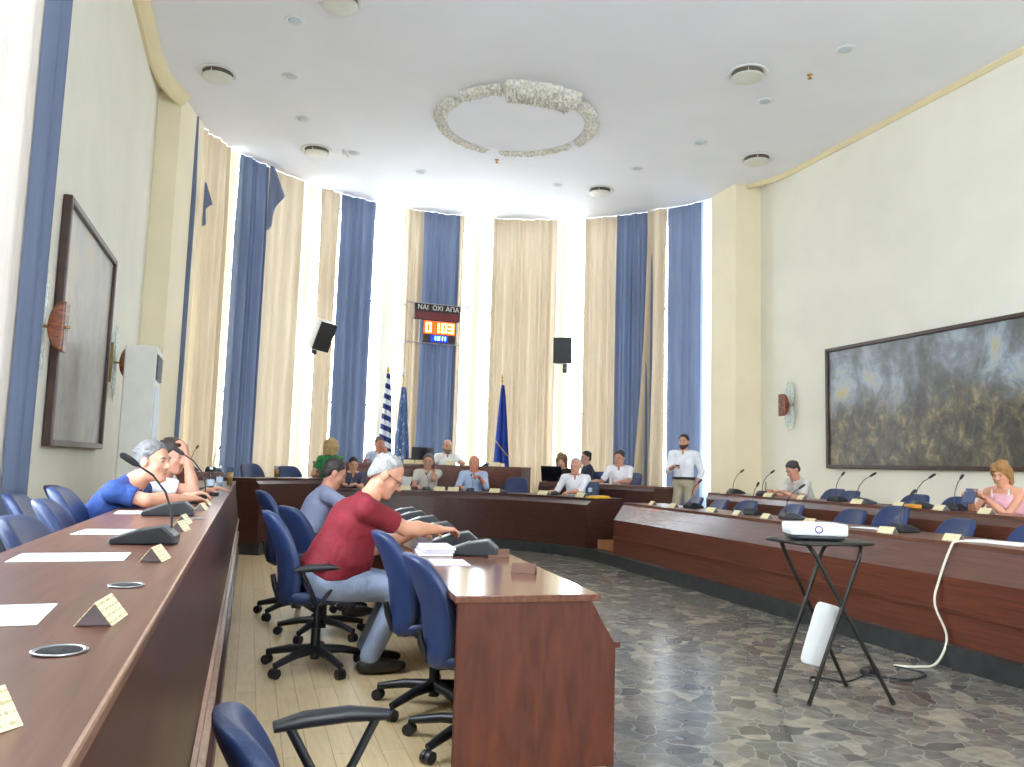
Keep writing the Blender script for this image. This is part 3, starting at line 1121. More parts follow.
def card(x, y, z, facing, label, group, sc=1.):
    o = place(card0, (x, y, z), R(facing + 90), label, 'name card', group)
    o.scale = (sc,) * 3
    return o

ZL = 1.021
# left desk
for k, (x, y, rz, l, w, d) in enumerate([(-.50, 1.76, .05, 'blank white sheet on the left desk, nearest the camera and cut by the edge', .3, .22), (-.485, 2.7, .03, 'blank white sheet on the left desk behind the triangular card', .3, .21),
                                  (-.52, 3.55, -.06, 'white sheet on the left desk, third from the camera', .21, .24), (-.55, 4.75, .04, 'white sheet on the left desk in front of the man in the blue polo', .22, .25)]):
    mb = MB()
    mb.box((0, 0, .001), (w, d, .0015), rz)
    tag(mb.build('paper_sheet', M['paper'], None, (x, y, ZL)), l, 'paper', 'papers on the left desk')
for x, y, a, l in [(-.285, 1.04, -36, 'cream name card on the left desk at the picture edge'), (-.245, 1.69, -6, 'triangular name card standing by the round cable hole on the left desk'),
                   (-.25, 2.63, -8, 'name card on the left desk just behind the second cable hole'), (-.26, 3.64, -10, 'name card on the left desk near the first microphone'),
                   (-.275, 4.02, -6, 'name card on the left desk right behind the one near the first microphone'), (-.25, 5.05, -8, 'name card on the left desk before the man in the blue polo'), (-.25, 5.5, -6, 'furthest name card on the left desk')]:
    card(x, y, ZL, a, l, 'name cards on the left desk', .55)
for x, y, l in [(-.265, 1.44, 'round cable hole with metal ring, nearest on the left desk'), (-.26, 2.12, 'round cable hole behind the triangular card on the left desk'), (-.24, 4.32, 'furthest round cable hole on the left desk')]:
    t = empty('cable_grommet', (x, y, ZL), 0, l, 'cable grommet', 'cable holes in the left desk')
    mb = MB()
    mb.lathe([(.033, 0), (.04, 0), (.041, .002), (.038, .0035), (.034, .002), (.033, 0)], n=28)
    mb.build('ring', M['metal'], t)
    mb = MB()
    mb.lathe([(.001, .0012), (.034, .0012), (.034, .0005), (.001, .0005)], n=28)
    mb.build('hole_shade', M['foam'], t)  # dark disc on the solid top paints the shade down the hole
mic(-.33, 3.12, ZL, -5, 'large microphone on the left desk nearest the camera', sc=.85)
m2 = mic(-.38, 4.55, ZL, 0, 'microphone on the left desk before the man in the blue polo')
mic(-.36, 5.75, ZL, 0, 'microphone on the left desk before the man holding his head')
m4 = mic(-.34, 7.0, ZL, 0, 'furthest microphone base on the left desk')
for o in (m2, m4):        # seen without a gooseneck
    for c in [c for c in bpy.data.objects if c.parent == o and c.name.split('.')[0] in ('gooseneck', 'windscreen')]:
        bpy.data.objects.remove(c)
mic(-.74, 11.5, 1.131, 250, 'thin microphone on the small side desk, left one', sc=.95)
mic(-.46, 11.5, 1.131, 250, 'thin microphone on the small side desk, right one', sc=.95)

def bottle(x, y, z, label, h=.22):
    t = empty('water_bottle', (x, y, z), 0, label, 'bottle')
    mb = MB()
    mb.lathe([(.001, 0), (.03, 0), (.032, .01), (.032, h * .6), (.028, h * .68), (.013, h * .85), (.012, h * .92)], n=16)
    mb.build('bottle_body', M['drink_glass'], t)
    mb = MB()
    mb.lathe([(.014, h * .9), (.015, h), (.001, h)], n=14)
    mb.build('cap', M['white'], t)
    mb = MB()
    mb.lathe([(.0325, h * .25), (.0325, h * .5)], n=16)
    mb.build('wrapper', M['sheer'], t)
def cup(x, y, z, label, h=.13):
    t = empty('drinking_cup', (x, y, z), 0, label, 'cup')
    mb = MB()
    mb.lathe([(.001, 0), (.028, 0), (.038, h), (.036, h), (.027, .004), (.001, .004)], n=18)
    mb.build('cup_body', M['drink_glass'], t)
    mb = MB()
    mb.lathe([(.001, .006), (.0265, .006), (.034, h * .72), (.001, h * .72)], n=18)
    mb.build('drink', M['orange'], t)
bottle(-.28, 8.7, ZL, 'water bottle at the far end of the left desk')
bottle(-.32, 7.6, ZL, 'water bottle beside the furthest left desk microphone')
cup(-.2, 9.5, ZL, 'tall cup of orange coffee at the far end of the left desk', .2)
cup(.39, 12.62, 1.051, 'glass of orange juice on the far left corner bench', .17)
bottle(2.62, 14.72, 1.311, 'water bottle on the rostrum beside the flags', .26)
bottle(5.3, 12.1, .881, 'water bottle right of the white haired man', .26)

# right rows: cards and microphones
for (x, y), l in zip([(5.2, 9.77), (5.19, 9.19), (5.18, 8.28), (5.17, 7.74), (5.17, 7.21), (5.16, 6.51), (5.15, 5.52), (5.14, 4.84)],
                     ['first name card from the left on the right front bench', 'second name card from the left on the right front bench', 'third name card from the left on the right front bench', 'fourth name card from the left on the right front bench',
                      'fifth name card on the right front bench, left of the projector', 'name card on the right front bench just behind the projector', 'name card on the right front bench below the tall blue chair', 'name card on the right front bench beside the white cable']):
    card(x, y, .861, 180 + random.uniform(-10, 14), l, 'name cards on the right front bench', .7)
for (x, y), l in zip([(6.84, 10.57), (6.78, 9.41), (6.75, 8.68), (6.71, 7.64), (6.68, 6.98), (6.65, 6.41), (6.63, 5.86)],
                     ['name card at the left end of the rear right bench', 'name card left of the writing man on the rear right bench', 'name card right of the writing man on the rear right bench', 'name card in the middle of the rear right bench',
                      'name card beside the orange packet on the rear right bench', 'white name card on the rear right bench left of the woman in pink', 'name card in front of the woman in pink']):
    card(x, y, 1.011, 180 + random.uniform(-10, 14), l, 'name cards on the rear right bench', .74)
for (x, y), a, l in zip([(5.42, 9.1), (5.42, 7.83), (5.42, 7.13), (5.4, 5.6)], (200, 215, 170, 190), ['microphone on the right front bench below the rear bench end', 'tall microphone on the right front bench left of the projector', 'microphone on the right front bench above the projector', 'low microphone base on the right front bench right of the tall chair']):
    mic(x, y, .861, a, l)
for (x, y), a, l in zip([(7.05, 10.6), (6.97, 9.75), (6.9, 8.21), (6.9, 7.75), (6.88, 6.87), (6.85, 6.42)], (190, 185, 200, 150, 160, 200), ['microphone at the left end of the rear right bench', 'microphone in front of the writing man', 'microphone right of the writing man on the rear right bench', 'tall microphone in the middle of the rear right bench',
                                     'microphone on the rear right bench left of the folded sheet', 'microphone on the rear right bench nearest the woman in pink']):
    mic(x, y, 1.011, a, l)
mb = MB()
mb.box((0, 0, .02), (.1, .16, .04))
tag(bevel(mb.build('snack_packet', M['orange'], None, (6.68, 6.8, 1.011)), .012, 3), 'small orange packet on the rear right bench', 'packet')
for x, y, z, rz, w, d, l in [(5.4, 4.66, .861, .1, .3, .5, 'white sheets on the right front bench at the cable'), (5.4, 5.98, .861, .3, .21, .3, 'white sheet on the right front bench below the low microphone'),
                             (5.4, 9.5, .861, .2, .3, .5, 'pale sheets on the right front bench at its left end'), (6.95, 9.95, 1.011, .2, .21, .3, 'white sheet under the hand of the writing man')]:
    mb = MB()
    mb.box((0, 0, .002), (w, d, .004), rz)
    tag(mb.build('paper_sheet', M['paper'], None, (x, y, z)), l, 'paper')

# curved bench and rostrum
for ang, l in zip([87.4, 75.3, 70.4, 55.5, 36.9, 20.7], ['name card on the curved bench behind the red shirted man', 'name card left of the man in the light blue shirt', 'name card right before the man in the light blue shirt', 'name card in the middle of the curved bench, left of the empty chair',
                                                      'name card on the curved bench left of the white haired man', 'name card in front of the white haired man']):
    x, y = HC[0] + 2.72 * math.cos(R(ang)), HC[1] + 2.72 * math.sin(R(ang))
    card(x, y, .881, ang + 180, l, 'name cards on the curved bench', .9)
for ang, l in zip([84.0, 81.0, 73.3, 61.9], ['name card on the rostrum left of the monitor', 'name card on the rostrum right beside the first one by the monitor', 'name card in front of the chairman', 'name card on the rostrum below the deep blue flag']):
    x, y = HC[0] + 4.1 * math.cos(R(ang)), HC[1] + 4.1 * math.sin(R(ang))
    card(x, y, 1.311, ang + 180, l, 'name cards on the rostrum')
for ang, l in [(80, 'microphone base before the man on the telephone'), (65, 'microphone base before the man in the light blue shirt'), (53, 'microphone before the empty chair of the curved bench'), (34, 'microphone before the white haired man')]:
    x, y = HC[0] + 2.85 * math.cos(R(ang)), HC[1] + 2.85 * math.sin(R(ang))
    mic(x, y, .881, ang + 180 + 20, l, sc=.8)
mb = MB()
mb.box((0, 0, .012), (.3, .22, .024), .3)
mb.box((.02, .01, .03), (.24, .18, .012), .1)
x, y = HC[0] + 2.8 * math.cos(R(14.5)), HC[1] + 2.8 * math.sin(R(14.5))
tag(mb.build('folder', M['yellow'], None, (x, y, .881)), 'yellow folder on the curved bench right of the white haired man', 'folder')

def laptop(x, y, z, heading, label, w=.36, h=.25, tilt=-12, name='laptop'):
    t = empty(name, (x, y, z), R(heading - 90), label, name.replace('_', ' '))
    if name == 'laptop':
        mb = MB()
        mb.box((0, .0, .01), (w, .25, .018))
        bevel(mb.build('keyboard', M['charcoal'], t), .004)
    else:
        mb = MB()
        mb.box((0, .1, .006), (.2, .16, .012))
        mb.box((0, .125, .06), (.05, .02, .1))
        mb.build('stand', M['black'], t)
    mb = MB()
    Mx = Matrix.Translation((0, .125, .02 if name == 'laptop' else .07)) @ Matrix.Rotation(R(tilt), 4, 'X')
    mb.box((0, 0, 0), (w, .015, h), M4=Mx @ Matrix.Translation((0, 0, h / 2)))
    bevel(mb.build('screen', M['screen'], t), .004)
    return t
# facing = direction from the sitter to the lid
a = 47.5
laptop(HC[0] + 4.4 * math.cos(R(a)), HC[1] + 4.4 * math.sin(R(a)), 1.061, a + 180, 'black laptop with raised lid in front of the woman in black', .4, .27)
a = 80.5
laptop(HC[0] + 4.25 * math.cos(R(a)), HC[1] + 4.25 * math.sin(R(a)), 1.311, a + 180, 'black monitor on the rostrum beside the chairman', .42, .24, -5, 'monitor')
a = 88
mb = MB()
Mx = Matrix.Rotation(R(-25), 4, 'X')
mb.box((0, 0, 0), (.3, .004, .24), M4=Mx @ Matrix.Translation((0, 0, .12)))
mb.box((0, 0, 0), (.3, .004, .24), M4=Matrix.Rotation(R(28), 4, 'X') @ Matrix.Translation((0, 0, .12)))
o = mb.build('paper_sheet', M['paper'], None, (HC[0] + 2.95 * math.cos(R(a)), HC[1] + 2.95 * math.sin(R(a)), .881))
o.rotation_euler = (0, 0, R(25))
tag(o, 'folded white sheet propped up behind the head of the red shirted man', 'paper')

# middle table: microphone units, book stack, cards
for (x, y, a, l) in [(.40, 1.55, -20, 'microphone base on the middle table nearest its end'), (.40, 2.15, -12, 'microphone base under the hand of the red shirted man'), (.42, 3.1, -8, 'microphone base on the middle table beyond the red shirted man'),
                     (.42, 3.85, -8, 'microphone base on the middle table, fourth from the near end'), (.42, 4.55, -8, 'microphone base on the middle table, fifth from the near end'), (.42, 5.2, -8, 'microphone base at the far end of the middle table')]:
    px = tp(x, y)
    o = mic(px[0], px[1], .761, a, l, 'microphone bases on the middle table', 1.3)
    # these units have their gooseneck unplugged
    for c in [c for c in bpy.data.objects if c.parent == o and c.name.split('.')[0] in ('gooseneck', 'windscreen')]:
        bpy.data.objects.remove(c)
px = tp(.15, 1.6)
bk = empty('book_stack', (px[0], px[1], .761), R(-6), 'stack of white bound documents on the middle table', 'documents')
for k in range(3):
    mb = MB()
    mb.box((.01 * k, .0, .009 + .018 * k), (.21 - .01 * k, .3, .016), .03 * k)
    bevel(mb.build('booklet', M['paper' if k != 1 else 'lilac'], bk), .002)
px = tp(.17, 1.15)
mb = MB()
mb.box((0, 0, .001), (.21, .3, .002), -.1)
tag(mb.build('paper_sheet', M['lilac'], None, (px[0], px[1], .761)), 'lilac sheet on the middle table before the stack of documents', 'paper')
for (x, y, a, l) in [(.50, .72, 150, 'brown backed name card tilted on the near end of the middle table'), (.54, 1.45, 165, 'brown backed name card beside the nearest microphone base of the middle table')]:
    px = tp(x, y)
    mb = MB()
    w, h, d = .13, .048, .042
    mb.prism([(-d, 0), (d, 0), (0, h)], -w / 2, w / 2, 'x')
    o = mb.build('name_card', M['card_back'], None, (px[0], px[1], .761))
    o.rotation_euler = (0, 0, R(a))
    tag(o, l, 'name card', 'name cards on the middle table')

# ------------------------------------------------------------------ projector on its folding stand
st = empty('folding_stand', (3.3, 4.08, 0), 0, 'black folding tray stand carrying the projector', 'folding stand')
def u_frame(A, B, TA_, TB_):
    mb = MB()
    A, B, TA_, TB_ = V(A), V(B), V(TA_), V(TB_)
    up = [A, A.lerp(TA_, .5), A.lerp(TA_, .93)]
    c1, c2 = TA_.lerp(TB_, .12), TA_.lerp(TB_, .88)
    dn = [B.lerp(TB_, .93), B.lerp(TB_, .5), B]
    mb.tube(up + [TA_.lerp(c1, .4) - V((0, 0, .005)), c1 + V((0, 0, .005)), c2 + V((0, 0, .005)), TB_.lerp(c2, .4) - V((0, 0, .005))] + dn, .0125, 10)
    mb.tube([A, A + (TA_ - A).normalized() * .03], .015, 8)
    mb.tube([B, B + (TB_ - B).normalized() * .03], .015, 8)
    return mb
o = V((3.3, 4.08, 0))
u_frame(V((3.66, 3.90, .012)) - o, V((3.66, 4.29, .012)) - o, V((3.12, 3.94, .92)) - o, V((3.12, 4.22, .92)) - o).build('leg_frame', M['tube'], st)
u_frame(V((3.14, 3.99, .012)) - o, V((3.10, 4.25, .012)) - o, V((3.44, 3.88, .92)) - o, V((3.40, 4.16, .92)) - o).build('leg_frame', M['tube'], st)
mb = MB()
mb.sq((-.03, -.03, .936), (.275, .21, .012), .3, .35, 40, 8)
mb.build('tray', M['tube'], st)
mb = MB()
Mx = Matrix.Translation((-.06, -.07, .40)) @ Matrix.Rotation(R(14), 4, 'Y') @ Matrix.Rotation(R(8), 4, 'X')
mb.sq((0, 0, 0), (.085, .009, .185), .25, .25, 32, 12, M4=Mx)
mb.build('white_board', M['white'], st)
pj = empty('projector', (3.22, 4.03, .949), R(-22), 'white projector with a lit lens on the folding stand', 'projector')
mb = MB()
mb.sq((0, 0, .062), (.165, .12, .036), .18, .18, 48, 12)
mb.build('housing', M['white'], pj)
mb = MB()
mb.sq((0, 0, .018), (.15, .11, .014), .2, .2, 40, 8)
mb.build('underside', M['charcoal'], pj)
mb = MB()
Mx = Matrix.Translation((-.01, -.118, .065)) @ Matrix.Rotation(PI / 2, 4, 'X')
mb.lathe([(.022, -.01), (.022, .008), (.018, .01), (.016, .004)], n=24, M4=Mx)
mb.build('lens_ring', M['charcoal'], pj)
mb = MB()
mb.lathe([(.001, .006), (.017, .004)], n=24, M4=Mx)
mb.build('lens', M['lens_lit'], pj)
def curve_pts(ps, n=10):
    """catmull-rom"""
    ps = [V(p) for p in ps]
    q = [ps[0] * 2 - ps[1]] + ps + [ps[-1] * 2 - ps[-2]]
    out = []
    for i in range(1, len(q) - 2):
        a, b, c, d = q[i - 1:i + 3]
        for k in range(n):
            t = k / n
            out.append(.5 * ((2 * b) + (c - a) * t + (2 * a - 5 * b + 4 * c - d) * t * t + (3 * b - a - 3 * c + d) * t ** 3))
    return out + [ps[-1]]
mb = MB()
mb.tube(curve_pts([(5.55, 4.5, .868), (5.2, 4.66, .868), (5.02, 4.7, .868), (4.97, 4.71, .82), (4.86, 4.71, .6), (4.80, 4.7, .42), (4.82, 4.62, .2), (4.70, 4.60, .03), (4.55, 4.62, .008), (4.4, 4.68, .008)]), .009, 8)
tag(mb.build('cable', M['cable']), 'thick cream cable hanging from the right front bench to the floor', 'cable')
mb = MB()
mb.tube(curve_pts([(4.4, 4.68, .007), (4.45, 4.45, .007), (4.2, 4.35, .007), (4.02, 4.5, .007), (3.75, 4.4, .007), (3.6, 4.55, .007), (3.45, 4.3, .007)]), .006, 6)
tag(mb.build('cable', M['black']), 'thin black cable lying on the paving behind the folding stand', 'cable')
mb = MB()
mb.box((0, 0, .02), (.14, .07, .04), .4)
tag(bevel(mb.build('power_adapter', M['black'], None, (4.08, 4.56, 0)), .008, 2), 'black power adapter on the floor between stand and bench', 'adapter')

# ------------------------------------------------------------------ wall things
def framed(name, X, y0, y1, z0, z1, side, mat, label):
    t = empty(name, (X, (y0 + y1) / 2, z0), 0, label, 'painting')
    w, h = y1 - y0, z1 - z0
    f = .065
    mb = MB()
    for c, d in (((0, -w / 2 + f / 2, h / 2), (.08, f, h)), ((0, w / 2 - f / 2, h / 2), (.08, f, h)), ((0, 0, f / 2), (.08, w - 2 * f, f)), ((0, 0, h - f / 2), (.08, w - 2 * f, f))):
        mb.box((side * .045, c[1], c[2]), d)
    bevel(mb.build('frame', M['frame'], t), .012)
    mb = MB()
    mb.box((side * .03, 0, h / 2), (.03, w - 2 * f, h - 2 * f))
    mb.build('canvas', mat, t)
    return t
framed('painting', XL, 7.95, 10.55, 1.38, 3.66, 1, M['canvas_grey'], 'tall-looking grey painting in a dark frame on the left wall')
framed('painting', XR, 6.6, 11.72, 1.45, 3.56, -1, M['canvas_battle'], 'large dark painting of a crowd under a stormy sky on the right wall')

def sconce(X, y, z, side, label):
    t = empty('wall_sconce', (X, y, z), 0, label, 'wall lamp', 'crystal leaf wall sconces')
    mb = MB()
    mb.box((side * .02, 0, 0), (.04, .1, .5))
    bevel(mb.build('backplate', M['bronze'], t), .01)
    r = random.Random(int(y * 10))
    for k in range(7):
        a = (k - 3) * .1
        ln = .52 - .05 * abs(k - 3)
        for s in (-1, 1):
            mb = MB()
            Mx = Matrix.Translation((side * (.05 + .015 * (k % 2)), (k - 3) * .022, 0)) @ Matrix.Rotation(-a * .6 * s, 4, 'X') @ Matrix.Translation((0, 0, s * ln * .5))
            def lf(p, s=s):
                return (p.x, p.y * (1 - .5 * s * p.z / .26), p.z + .01 * math.sin(p.z * 40))
            mb.sq((0, 0, 0), (.008, .035, ln * .5), 1., 1., 10, 10, M4=Mx, fn=lf)
            mb.build('glass_leaf', M['crystal'], t)
    mb = MB()
    n = 20
    pts = []
    for i in range(n + 1):
        a = -PI / 2 + PI * i / n
        pts.append((side * (.24 - .125 * math.cos(a)), .21 * math.sin(a)))
    mb.prism([(p[0], p[1]) for p in pts], -.09, .09, 'y')
    bevel(mb.build('shade', M['amber'], t), .02, 2)
    mb = MB()
    mb.tube([(side * .03, 0, 0), (side * .27, 0, 0)], .012, 8)
    mb.build('rod', M['bronze'], t)
    return t
sconce(XL, 7.38, 2.36, 1, 'crystal leaf wall sconce left of the grey painting')
sconce(XL, 11.1, 2.48, 1, 'crystal leaf wall sconce right of the grey painting by the air conditioner')
sconce(XR, 12.75, 2.62, -1, 'crystal leaf wall sconce with brown shade left of the large dark painting')

ac = empty('air_conditioner', (-1.2, 9.8, .28), 0, 'tall white floor standing air conditioner by the left pillar', 'air conditioner')
mb = MB()
mb.box((0, 0, 1.13), (.32, .62, 2.22))
bevel(mb.build('cabinet', M['ivory'], ac), .02, 3)
mb = MB()
for k in range(9):
    mb.box((.165, 0, 1.9 + k * .03), (.02, .5, .014))
mb.box((.155, 0, 2.02), (.012, .54, .3))
mb.build('air_grille', M['charcoal'], ac)
mb = MB()
mb.box((.162, 0, 1.05), (.012, .54, 1.5))
bevel(mb.build('front_cover', M['lens'], ac), .004)
mb = MB()
mb.box((0, 0, .01), (.34, .64, .02))
mb.build('foot', M['charcoal'], ac)

def speaker(x, y, z, heading, tilt, roll, dims, label, side_mat, arm):
    t = empty('loudspeaker', (x, y, z), R(heading - 90), label, 'loudspeaker')
    w, d, h = dims
    Mx = Matrix.Rotation(R(roll), 4, 'Y') @ Matrix.Rotation(R(tilt), 4, 'X')
    mb = MB()
    poly = [(-w / 2, d / 2), (w / 2, d / 2), (w * .36, -d / 2), (-w * .36, -d / 2)]
    mb.prism(poly, -h / 2, h / 2)
    o = mb.build('cabinet', M[side_mat], t)
    o.matrix_local = Mx
    bevel(o, .012, 2)
    mb = MB()
    mb.box((0, d / 2 + .008, 0), (w * .95, .022, h * .96))
    o = mb.build('grille', M['black'], t)
    o.matrix_local = Mx
    bevel(o, .008, 2)
    mb = MB()
    mb.tube([(0, -d / 2, -h * .3), (arm[0] * .5, arm[1] * .5, arm[2]), arm], .02, 8)
    mb.box((arm[0], arm[1], arm[2]), (.1, .05, .2))
    mb.build('wall_bracket', M['black'], t)
    return t
speaker(1.22, 16.75, 3.9, -58, -22, -5, (.42, .36, .62), 'loudspeaker with pale sides tilted down, left of centre', 'ivory', (-.2, -.45, -.25))
speaker(6.55, 16.6, 3.93, -118, -4, 0, (.42, .36, .58), 'upright black loudspeaker on the bright pier right of centre', 'charcoal', (0, -.4, -.35))

# voting scoreboard
sb = empty('scoreboard', (3.84, 17.5, 4.0), R(2), 'hanging scoreboard with lit red and blue digits and a lettered sign', 'scoreboard')
mb = MB()
mb.box((-.02, .0, .715), (1.06, .12, .36))
bevel(mb.build('sign_box', M['sign'], sb), .01)
mb = MB()
mb.box((-.02, -.063, .625), (1.04, .012, .17))
mb.build('red_band', M['sign_red'], sb)
def text_mesh(body, size, name, mat, parent, loc, sx=1.):
    cu = bpy.data.curves.new(name, 'FONT')
    cu.body = body
    cu.size = size
    cu.extrude = .004
    cu.align_x = 'CENTER'
    cu.align_y = 'CENTER'
    o = bpy.data.objects.new(name + '_curve', cu)
    COL.objects.link(o)
    dg = bpy.context.evaluated_depsgraph_get()
    me = bpy.data.meshes.new_from_object(o.evaluated_get(dg))
    bpy.data.objects.remove(o)
    me.materials.clear()
    me.materials.append(mat)
    p = bpy.data.objects.new(name, me)
    COL.objects.link(p)
    p.parent = parent
    p.location = loc
    p.rotation_euler = (PI / 2, 0, 0)
    p.scale = (sx, 1, 1)
    return p
for s, x in (('ΝΑΙ', -.36), ('ΟΧΙ', -.02), ('ΑΠΑ', .32)):
    text_mesh(s, .15, 'lettering', M['lettering'], sb, (x, -.072, .80), 1.0)
SEG = {'0': 'abcdef', '1': 'bc', '3': 'abcdg', '8': 'abcdefg'}
def digit(mb, ch, cx, cz, w, h, t, y):
    pos = {'a': (0, h / 2, 1), 'd': (0, -h / 2, 1), 'g': (0, 0, 1), 'f': (-w / 2, h / 4, 0), 'b': (w / 2, h / 4, 0), 'e': (-w / 2, -h / 4, 0), 'c': (w / 2, -h / 4, 0)}
    for s in SEG[ch]:
        x, z, hor = pos[s]
        mb.box((cx + x, y, cz + z), (w + t if hor else t, .012, t if hor else h / 2 + t))
mb = MB()
mb.box((.04, .0, .27), (.74, .12, .46))
bevel(mb.build('digit_box', M['sign'], sb), .01)
mb = MB()
mb.box((.04, -.064, .36), (.72, .012, .29))
mb.build('red_panel', M['led_back'], sb)
mb = MB()
mb.box((.04, -.064, .12), (.40, .012, .15))
mb.build('blue_panel', M['led_blue_back'], sb)
mb = MB()
for ch, x in zip('0103', (-.22, -.03, .14, .30)):
    digit(mb, ch, x, .36, .09, .18, .038, -.078)
mb.build('red_digits', M['led_orange'], sb)
mb = MB()
for ch, x in zip('1811', (-.075, .02, .09, .155)):
    digit(mb, ch, x, .125, .042, .075, .018, -.078)
mb.build('blue_digits', M['led_blue'], sb)
mb = MB()
for z in (.91, .015):
    mb.tube([(-.72, .02, z), (.72, .02, z)], .014, 8)
for x in (-.4, .45):
    mb.tube([(x, .02, .02), (x, .02, .54)], .012, 8)
for x, z in ((-.72, .91), (.72, .91), (-.72, .015), (.72, .015)):
    mb.tube([(x, .02, z), (x, .5, z)], .018, 8)
mb.build('mounting_frame', M['metal'], sb)

# flags
def flag(x, y, z0, ztop, lean, mat, label, zc0, zc1, w0, w1, gold=False, tip='bronze', seed=0):
    t = empty('flag', (x, y, z0), R(-4), label, 'flag')
    H = ztop - z0
    mb = MB()
    mb.tube([(0, 0, 0), (lean, 0, H - .12)], .016, 8)
    mb.build('pole', M['bronze'], t)
    mb = MB()
    Mx = Matrix.Translation((lean, 0, H - .12))
    mb.lathe([(.001, 0), (.03, .005), (.03, .03), (.014, .045), (.03, .09), (.02, .13), (.001, .19)], n=14, M4=Mx)
    mb.build('finial', M[tip], t)
    mb = MB()
    mb.lathe([(.001, 0), (.17, 0), (.17, .03), (.04, .05), (.03, .12), (.02, .12)], n=20)
    mb.build('base', M['black'], t)
    n, nz = 36, 18
    vs, fs = [], []
    for j in range(nz + 1):
        q = j / nz
        z = zc1 + (zc0 - zc1) * q
        w = w0 + (w1 - w0) * q ** .8
        cx = lean * (z / H)
        for i in range(n + 1):
            u = i / n
            a = u * 2 * PI * 2.4 + seed
            vs.append((cx + (u - .35) * w + .02 * math.sin(a * 1.7) * q, .04 * math.sin(a) * (.3 + q) - .07, z - .06 * math.sin(u * 5 + seed) * q - .09 * u * q))
    for j in range(nz):
        for i in range(n):
            k = j * (n + 1) + i
            fs.append((k, k + 1, k + n + 2, k + n + 1))
    mb = MB()
    mb.add(vs, fs, 0, True)
    c = mb.build('flag_cloth', M[mat], t)
    sol = c.modifiers.new('cloth', 'SOLIDIFY')
    sol.thickness = .004
    if gold:
        mb = MB()
        mb.tube([(lean * .5 - .12 + k * .04, -.12 - .01 * math.sin(k), zc0 + .48 - k * .045) for k in range(8)], .012, 6)
        mb.build('gold_braid', M['gold'], t)
    return t
flag(2.55, 16.7, .32, 3.27, .10, 'flag_gr', 'blue and white striped flag on a pole, left of the rostrum', 1.05, 2.85, .08, .30, seed=1)
flag(3.0, 16.85, .32, 3.3, .0, 'flag_pale', 'pale blue flag on a pole beside the striped flag', 1.0, 2.6, .1, .34, seed=3, tip='white')
flag(5.1, 16.6, .32, 3.26, .03, 'flag_eu', 'deep blue flag with gold braid right of the chairman', 1.05, 2.75, .06, .34, True, seed=2)

